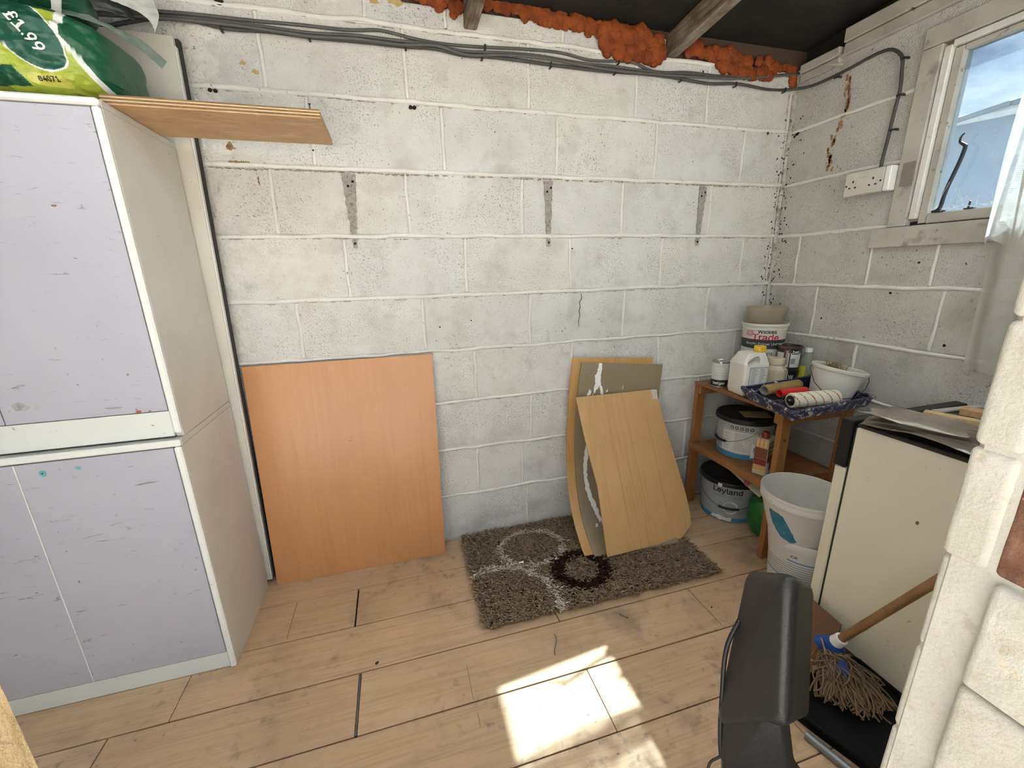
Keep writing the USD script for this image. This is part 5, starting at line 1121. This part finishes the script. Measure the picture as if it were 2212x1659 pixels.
# crumpled sheet and timber offcuts on the freezer
MFOIL = mat('crumpled_brown_foil', (.30, .25, .20), .28, (.15, .115, .085), 12, metal=.35, bump=[(30, .5, .006)], spec=.6)
CS = Thing('crumpled_sheet', 'crumpled brown grey shiny sheet draped over the freezer top', 'sheet', (1.40, -1.02, FZ))
def crump(x0, x1, y0, y1, z, amp, seed, tw=0.):
    def fn(u, v):
        X = x0+(x1-x0)*u; Y = y0+(y1-y0)*v
        q = np.stack([X*7, Y*4+X*5*tw, 0*X+seed], -1)
        n1 = np.abs(fbm(q, 3, seed)-.5)*2; n2 = fbm(np.stack([X*26, Y*9, 0*X], -1), 3, seed+3)-.5
        Z = z + amp*(.25+1.6*n1) + amp*.35*n2
        return np.stack([X + .01*n2, Y+.012*np.sin(u*9+seed), Z], -1)
    return sheet(fn, 70, 90, .0016)
CS.part('sheet', crump(FX0-.016, 1.50, -.885, -1.24, FZ+.004, .022, 5, .5), MFOIL, smooth=50)
CS.part('fold', crump(FX0-.006, 1.40, -.880, -1.10, FZ+.034, .016, 9, -.6), MFOIL, smooth=50)
for lab, a, b, w, t, m_ in (('pale timber batten lying behind the crumpled sheet on the freezer', (1.535, -.895, FZ+.010), (1.645, -1.20, FZ+.010), .03, .016, MPLYL), ('brown timber offcut highest on the freezer beside the wall', (1.66, -.92, FZ+.012), (1.74, -1.25, FZ+.012), .05, .020, MPLY), ('thin grey batten lying across the back of the freezer top', (1.60, -.886, FZ+.004), (1.785, -.900, FZ+.004), .02, .007, MTRIM)):
    a, b = np.array(a), np.array(b); d = unit(b-a); tag(put('/World', 'timber_offcut', obox((a+b)/2, d, np.cross([0, 0, 1], d), (0, 0, 1), np.linalg.norm(b-a), w, t, .001), m_), lab, 'timber offcut')

# brown board leaning low against the freezer
BD = Thing('brown_board', 'low brown hardboard offcut with a chipped white edge leaning against the freezer', 'board', (1.22, -.94, 0))
q = [np.array(v_) for v_ in ((1.175, -.80, .002), (1.175, -1.005, .002), (1.262, -.975, .118), (1.262, -.80, .132))]
un = unit(q[1]-q[0]); upb = unit((q[3]-q[0])-un*((q[3]-q[0])@un)); nbv = unit(np.cross(un, upb))
BD.part('board', prism([(float((p_-q[0])@un), float((p_-q[0])@upb)) for p_ in (q[0], q[1]+[0, .012, 0], q[1]+[.02, -.004, .03], q[2], q[3])], .006, frame(q[0], un, upb, nbv)), mat('brown_hardboard', (.145, .065, .028), .6, (.11, .05, .022), 8, specks=[((.5, .45, .4), 60, .70, .73, 6)]), smooth=False)

# ------------------------------------------------------------------ string mop and black tray
MJ0 = np.array([1.175, -1.018, .125]); dm = unit((.012, -.139, .295))
MO = Thing('string_mop', 'string mop with bamboo handle, white collar and blue socket standing beside the freezer', 'mop', (1.13, -1.05, .0))
hpts = [MJ0 + dm*t for t in np.linspace(-.02, 1.16, 60)]
hr = np.array([.0112+.0012*math.exp(-((t*1.18-.02-.115) % .33-.0)**2/.00006) + .0012*math.exp(-(((t*1.18-.02-.115) % .33)-.33)**2/.00006) for t in np.linspace(0, 1, 60)])
MO.part('handle', tube(hpts, hr, 14), mat('bamboo', (.30, .165, .070), .45, (.24, .125, .05), 10, grain=((.17, .08, .03), (70, 20, 20), .5, .8)), smooth=True, label='bamboo handle')
MO.part('collar', tube([MJ0-dm*.002, MJ0+dm*.026], [.0185, .0165], 20), MPLASW, label='white collar')
MO.part('socket', hull_spheres([MJ0-dm*.004, MJ0-dm*.030+[.012, -.016, 0], MJ0-dm*.030+[-.012, .020, 0], MJ0-dm*.040+[-.012, -.028, -.016]], [.0175, .016, .018, .010], 2), mat('blue_plastic', (.010, .060, .26), .35, spec=.5), label='blue socket')
MO.part('clamp', hull_spheres([MJ0+[-.030, -.046, -.020], MJ0+[-.048, -.070, -.026], MJ0+[-.056, -.050, -.032]], .008, 2), mat('dark_blue_plastic', (.008, .035, .18), .35), smooth=True)
st_ = []
r_ = np.random.default_rng(31)
for i in range(260):
    a = MJ0 + np.array([r_.normal(-.018, .014), r_.normal(-.020, .020), -.036+r_.normal(0, .007)])
    t = r_.random(); L = .085+.045*r_.random(); ang = -2.0 + r_.normal(0, .42)
    e = np.array([a[0]+L*math.cos(ang), a[1]+L*math.sin(ang), .046+.020*r_.random()])
    m1_ = a*.6+e*.4 + np.array([r_.normal(0, .010), r_.normal(0, .010), .018*r_.random()]); m2_ = a*.25+e*.75 + np.array([r_.normal(0, .010), r_.normal(0, .010), .012*r_.random()])
    P = spline([a, m1_, m2_, e], 14); P[:, 2] = np.maximum(P[:, 2], .0425); P[:, 0] = np.minimum(P[:, 0], 1.279); st_.append(tube(P, .0023, 5))
MO.part('strings', st_, mat('mop_yarn', (.175, .118, .07), .95, isl=(.085, .058, .036), bump=[(300, .8, .002)], spec=.1), smooth=True, kind='stuff')
MO.part('loose_string', [tube(spline([MJ0+[-.03, .01, -.02], MJ0+[-.035, -.02, -.03], MJ0+[-.01, -.05, -.03]], 14), .0022, 5), tube(spline([MJ0+[-.02, .03, -.01], MJ0+[-.04, .01, .0], MJ0+[-.05, -.01, -.02]], 14), .0022, 5)], mat('mop_yarn_b', (.25, .18, .11), .95), smooth=True)
TRB = Thing('black_tray', 'flat black plastic tray on the floor under the mop head', 'tray', (1.13, -1.2, 0))
tp_ = [(.985, -1.020), (1.268, -1.020), (1.274, -1.03), (1.274, -1.45), (1.06, -1.45), (1.015, -1.245), (.975, -1.135), (.962, -1.09), (.945, -1.05)]
MTRB = mat('matt_black_plastic', (.0035, .0035, .004), .75, spec=.2)
TRB.part('base', prism(tp_, .026, frame((0, 0, .001), (1, 0, 0), (0, 1, 0), (0, 0, 1))), MTRB, smooth=False)
TRB.part('lip', tube(np.array([(a_, b_, .031) for a_, b_ in tp_+tp_[:1]]), .0075, 8), MTRB, smooth=True)
tag(put('/World', 'grey_tube', tube([(.944, -1.135, .0115), (1.010, -1.36, .0115)], .0108, 16), mat('grey_steel_tube', (.20, .21, .22), .35, metal=.4)), 'grey metal tube lying along the edge of the black tray', 'tube')

# ------------------------------------------------------------------ black leather chair back in the foreground
MLEA = mat('black_leather', (.013, .0125, .0125), .42, (.018, .017, .0165), 3, bump=[(420, .35, .0015)], spec=.5)
SC_ = .57
def away(p_): return unit(p_-CAM)*.03
def soften(m, L, it):
    mm = man(m).refine_to_length(L).to_mesh(); t_ = trimesh.Trimesh(mm.vert_properties[:, :3], mm.tri_verts, process=True); trimesh.smoothing.filter_taubin(t_, lamb=.5, nu=.5, iterations=it); return t_
def pt(px, py, dep): return CAM + (fwd + RT*(px-1106)/F + DN*(py-829.5)/F)*dep*SC_
CH = Thing('office_chair', 'black padded leather office chair seen from the side in the right foreground', 'chair', (.40, -1.40, 0))
r0 = .022*SC_
TLp, TRg, TRe = pt(1634, 1256, .98), pt(1702, 1262, .86), pt(1738, 1276, .93)
BLp, BRg, BRe = pt(1573, 1545, .98), pt(1688, 1540, .86), pt(1728, 1528, .93)
cush = hull_spheres([TLp, TRg, TRe, TLp+(TRe-TRg)*1.3, BLp, BRg, BRe, BLp+(BRe-BRg)*1.3], [r0, .020*SC_, .016*SC_, .016*SC_, r0, .020*SC_, .016*SC_, .016*SC_], 2)
cush = soften(cush, .006, 60)
CH.part('backrest', cush, MLEA, smooth=True)
Lb0, Lb1, Lb2 = pt(1584, 1500, .975), pt(1579, 1659, .975), pt(1585, 1780, .975)
Rb0, Rb1, Rb2 = pt(1676, 1535, .875), pt(1690, 1640, .90), pt(1760, 1745, .93)
mlow = man(hull_spheres([Lb0, Rb0, Lb1, Rb1, Lb0+away(Lb0), Lb1+away(Lb1)], r0, 2)) + man(hull_spheres([Lb1, Rb1, Lb2, Rb2, Lb1+away(Lb1), Lb2+away(Lb2)], r0, 2)); mm_ = mlow.to_mesh(); mlow = soften(trimesh.Trimesh(mm_.vert_properties[:, :3], mm_.tri_verts), .006, 50)
CH.part('lumbar', mlow, MLEA, smooth=True)
CH.part('edge_piping', tube(spline([pt(1597, 1340, .975), pt(1580, 1372, .98), pt(1571, 1395, .985), pt(1561, 1480, .985), pt(1556, 1560, .985), pt(1558, 1634, .985)], 40), .0052*SC_, 10), MBLK, smooth=True)
CH.part('strap', tube(spline([pt(1559, 1630, .985), pt(1550, 1637, .985), pt(1536, 1645, .985), pt(1529, 1662, .985), pt(1527, 1700, .985)], 24), .0030*SC_, 8), MBLK, smooth=True)
CH.part('seat', hull_spheres([(.02, -1.44, .425), (.37, -1.42, .425), (.02, -1.66, .425), (.27, -1.66, .425)], .035, 2), MLEA, smooth=True)
CH.part('gas_column', tube([(.17, -1.55, .085), (.17, -1.55, .388)], .022, 16), MBLK)
for i in range(5):
    a_ = 2*PI*i/5+.3; e_ = np.array([(.17+.12*math.cos(a_)), -1.55+.17*math.sin(a_), .055])
    CH.part('base_leg', hull_spheres([(.17, -1.55, .082), e_], [.020, .012], 1), MBLK); CH.part('castor', tube([e_+[-.008, 0, -.031], e_+[.008, 0, -.031]], .0235, 14), MBLK)

# ------------------------------------------------------------------ small litter on the floor
tag(put('/World', 'wood_sliver', obox((.693, -.640, .0022), unit((.62, -.78, 0)), unit((.78, .62, 0)), (0, 0, 1), .032, .006, .0035, .0008), MRAFT), 'flat brown wood sliver lying on the floor in front of the rug', 'wood sliver')
tag(put('/World', 'twig', tube(spline([(.425, -.640, .0026), (.424, -.66, .0032), (.410, -.685, .0026), (.398, -.715, .0030)], 14), .0017, 6), MRAFT, True), 'thin curved dark twig on the floor beside the sunlit patch', 'twig')
for i, (a, b, lab) in enumerate((((1.02, -.70, .0008), .006, 'round black paint spot on the floor right of the rug corner'), ((-.165, -.575, .0008), .009, 'brown dried mud crumb on the floor near the left gap between boards'), ((.158, -1.02, .0008), .006, 'dark crumb on the floor left of the sunlit patch'))):
    tag(put('/World', 'dirt_crumb', hull_spheres([np.array(a)+[0, 0, .001], np.array(a)+[b*.5, b*.3, .001]], b*.4, 1).apply_transform(np.diag([1, 1, 1, 1])), mat('crumb_%d' % i, (.05, .03, .025), .8)), lab, 'dirt crumb')
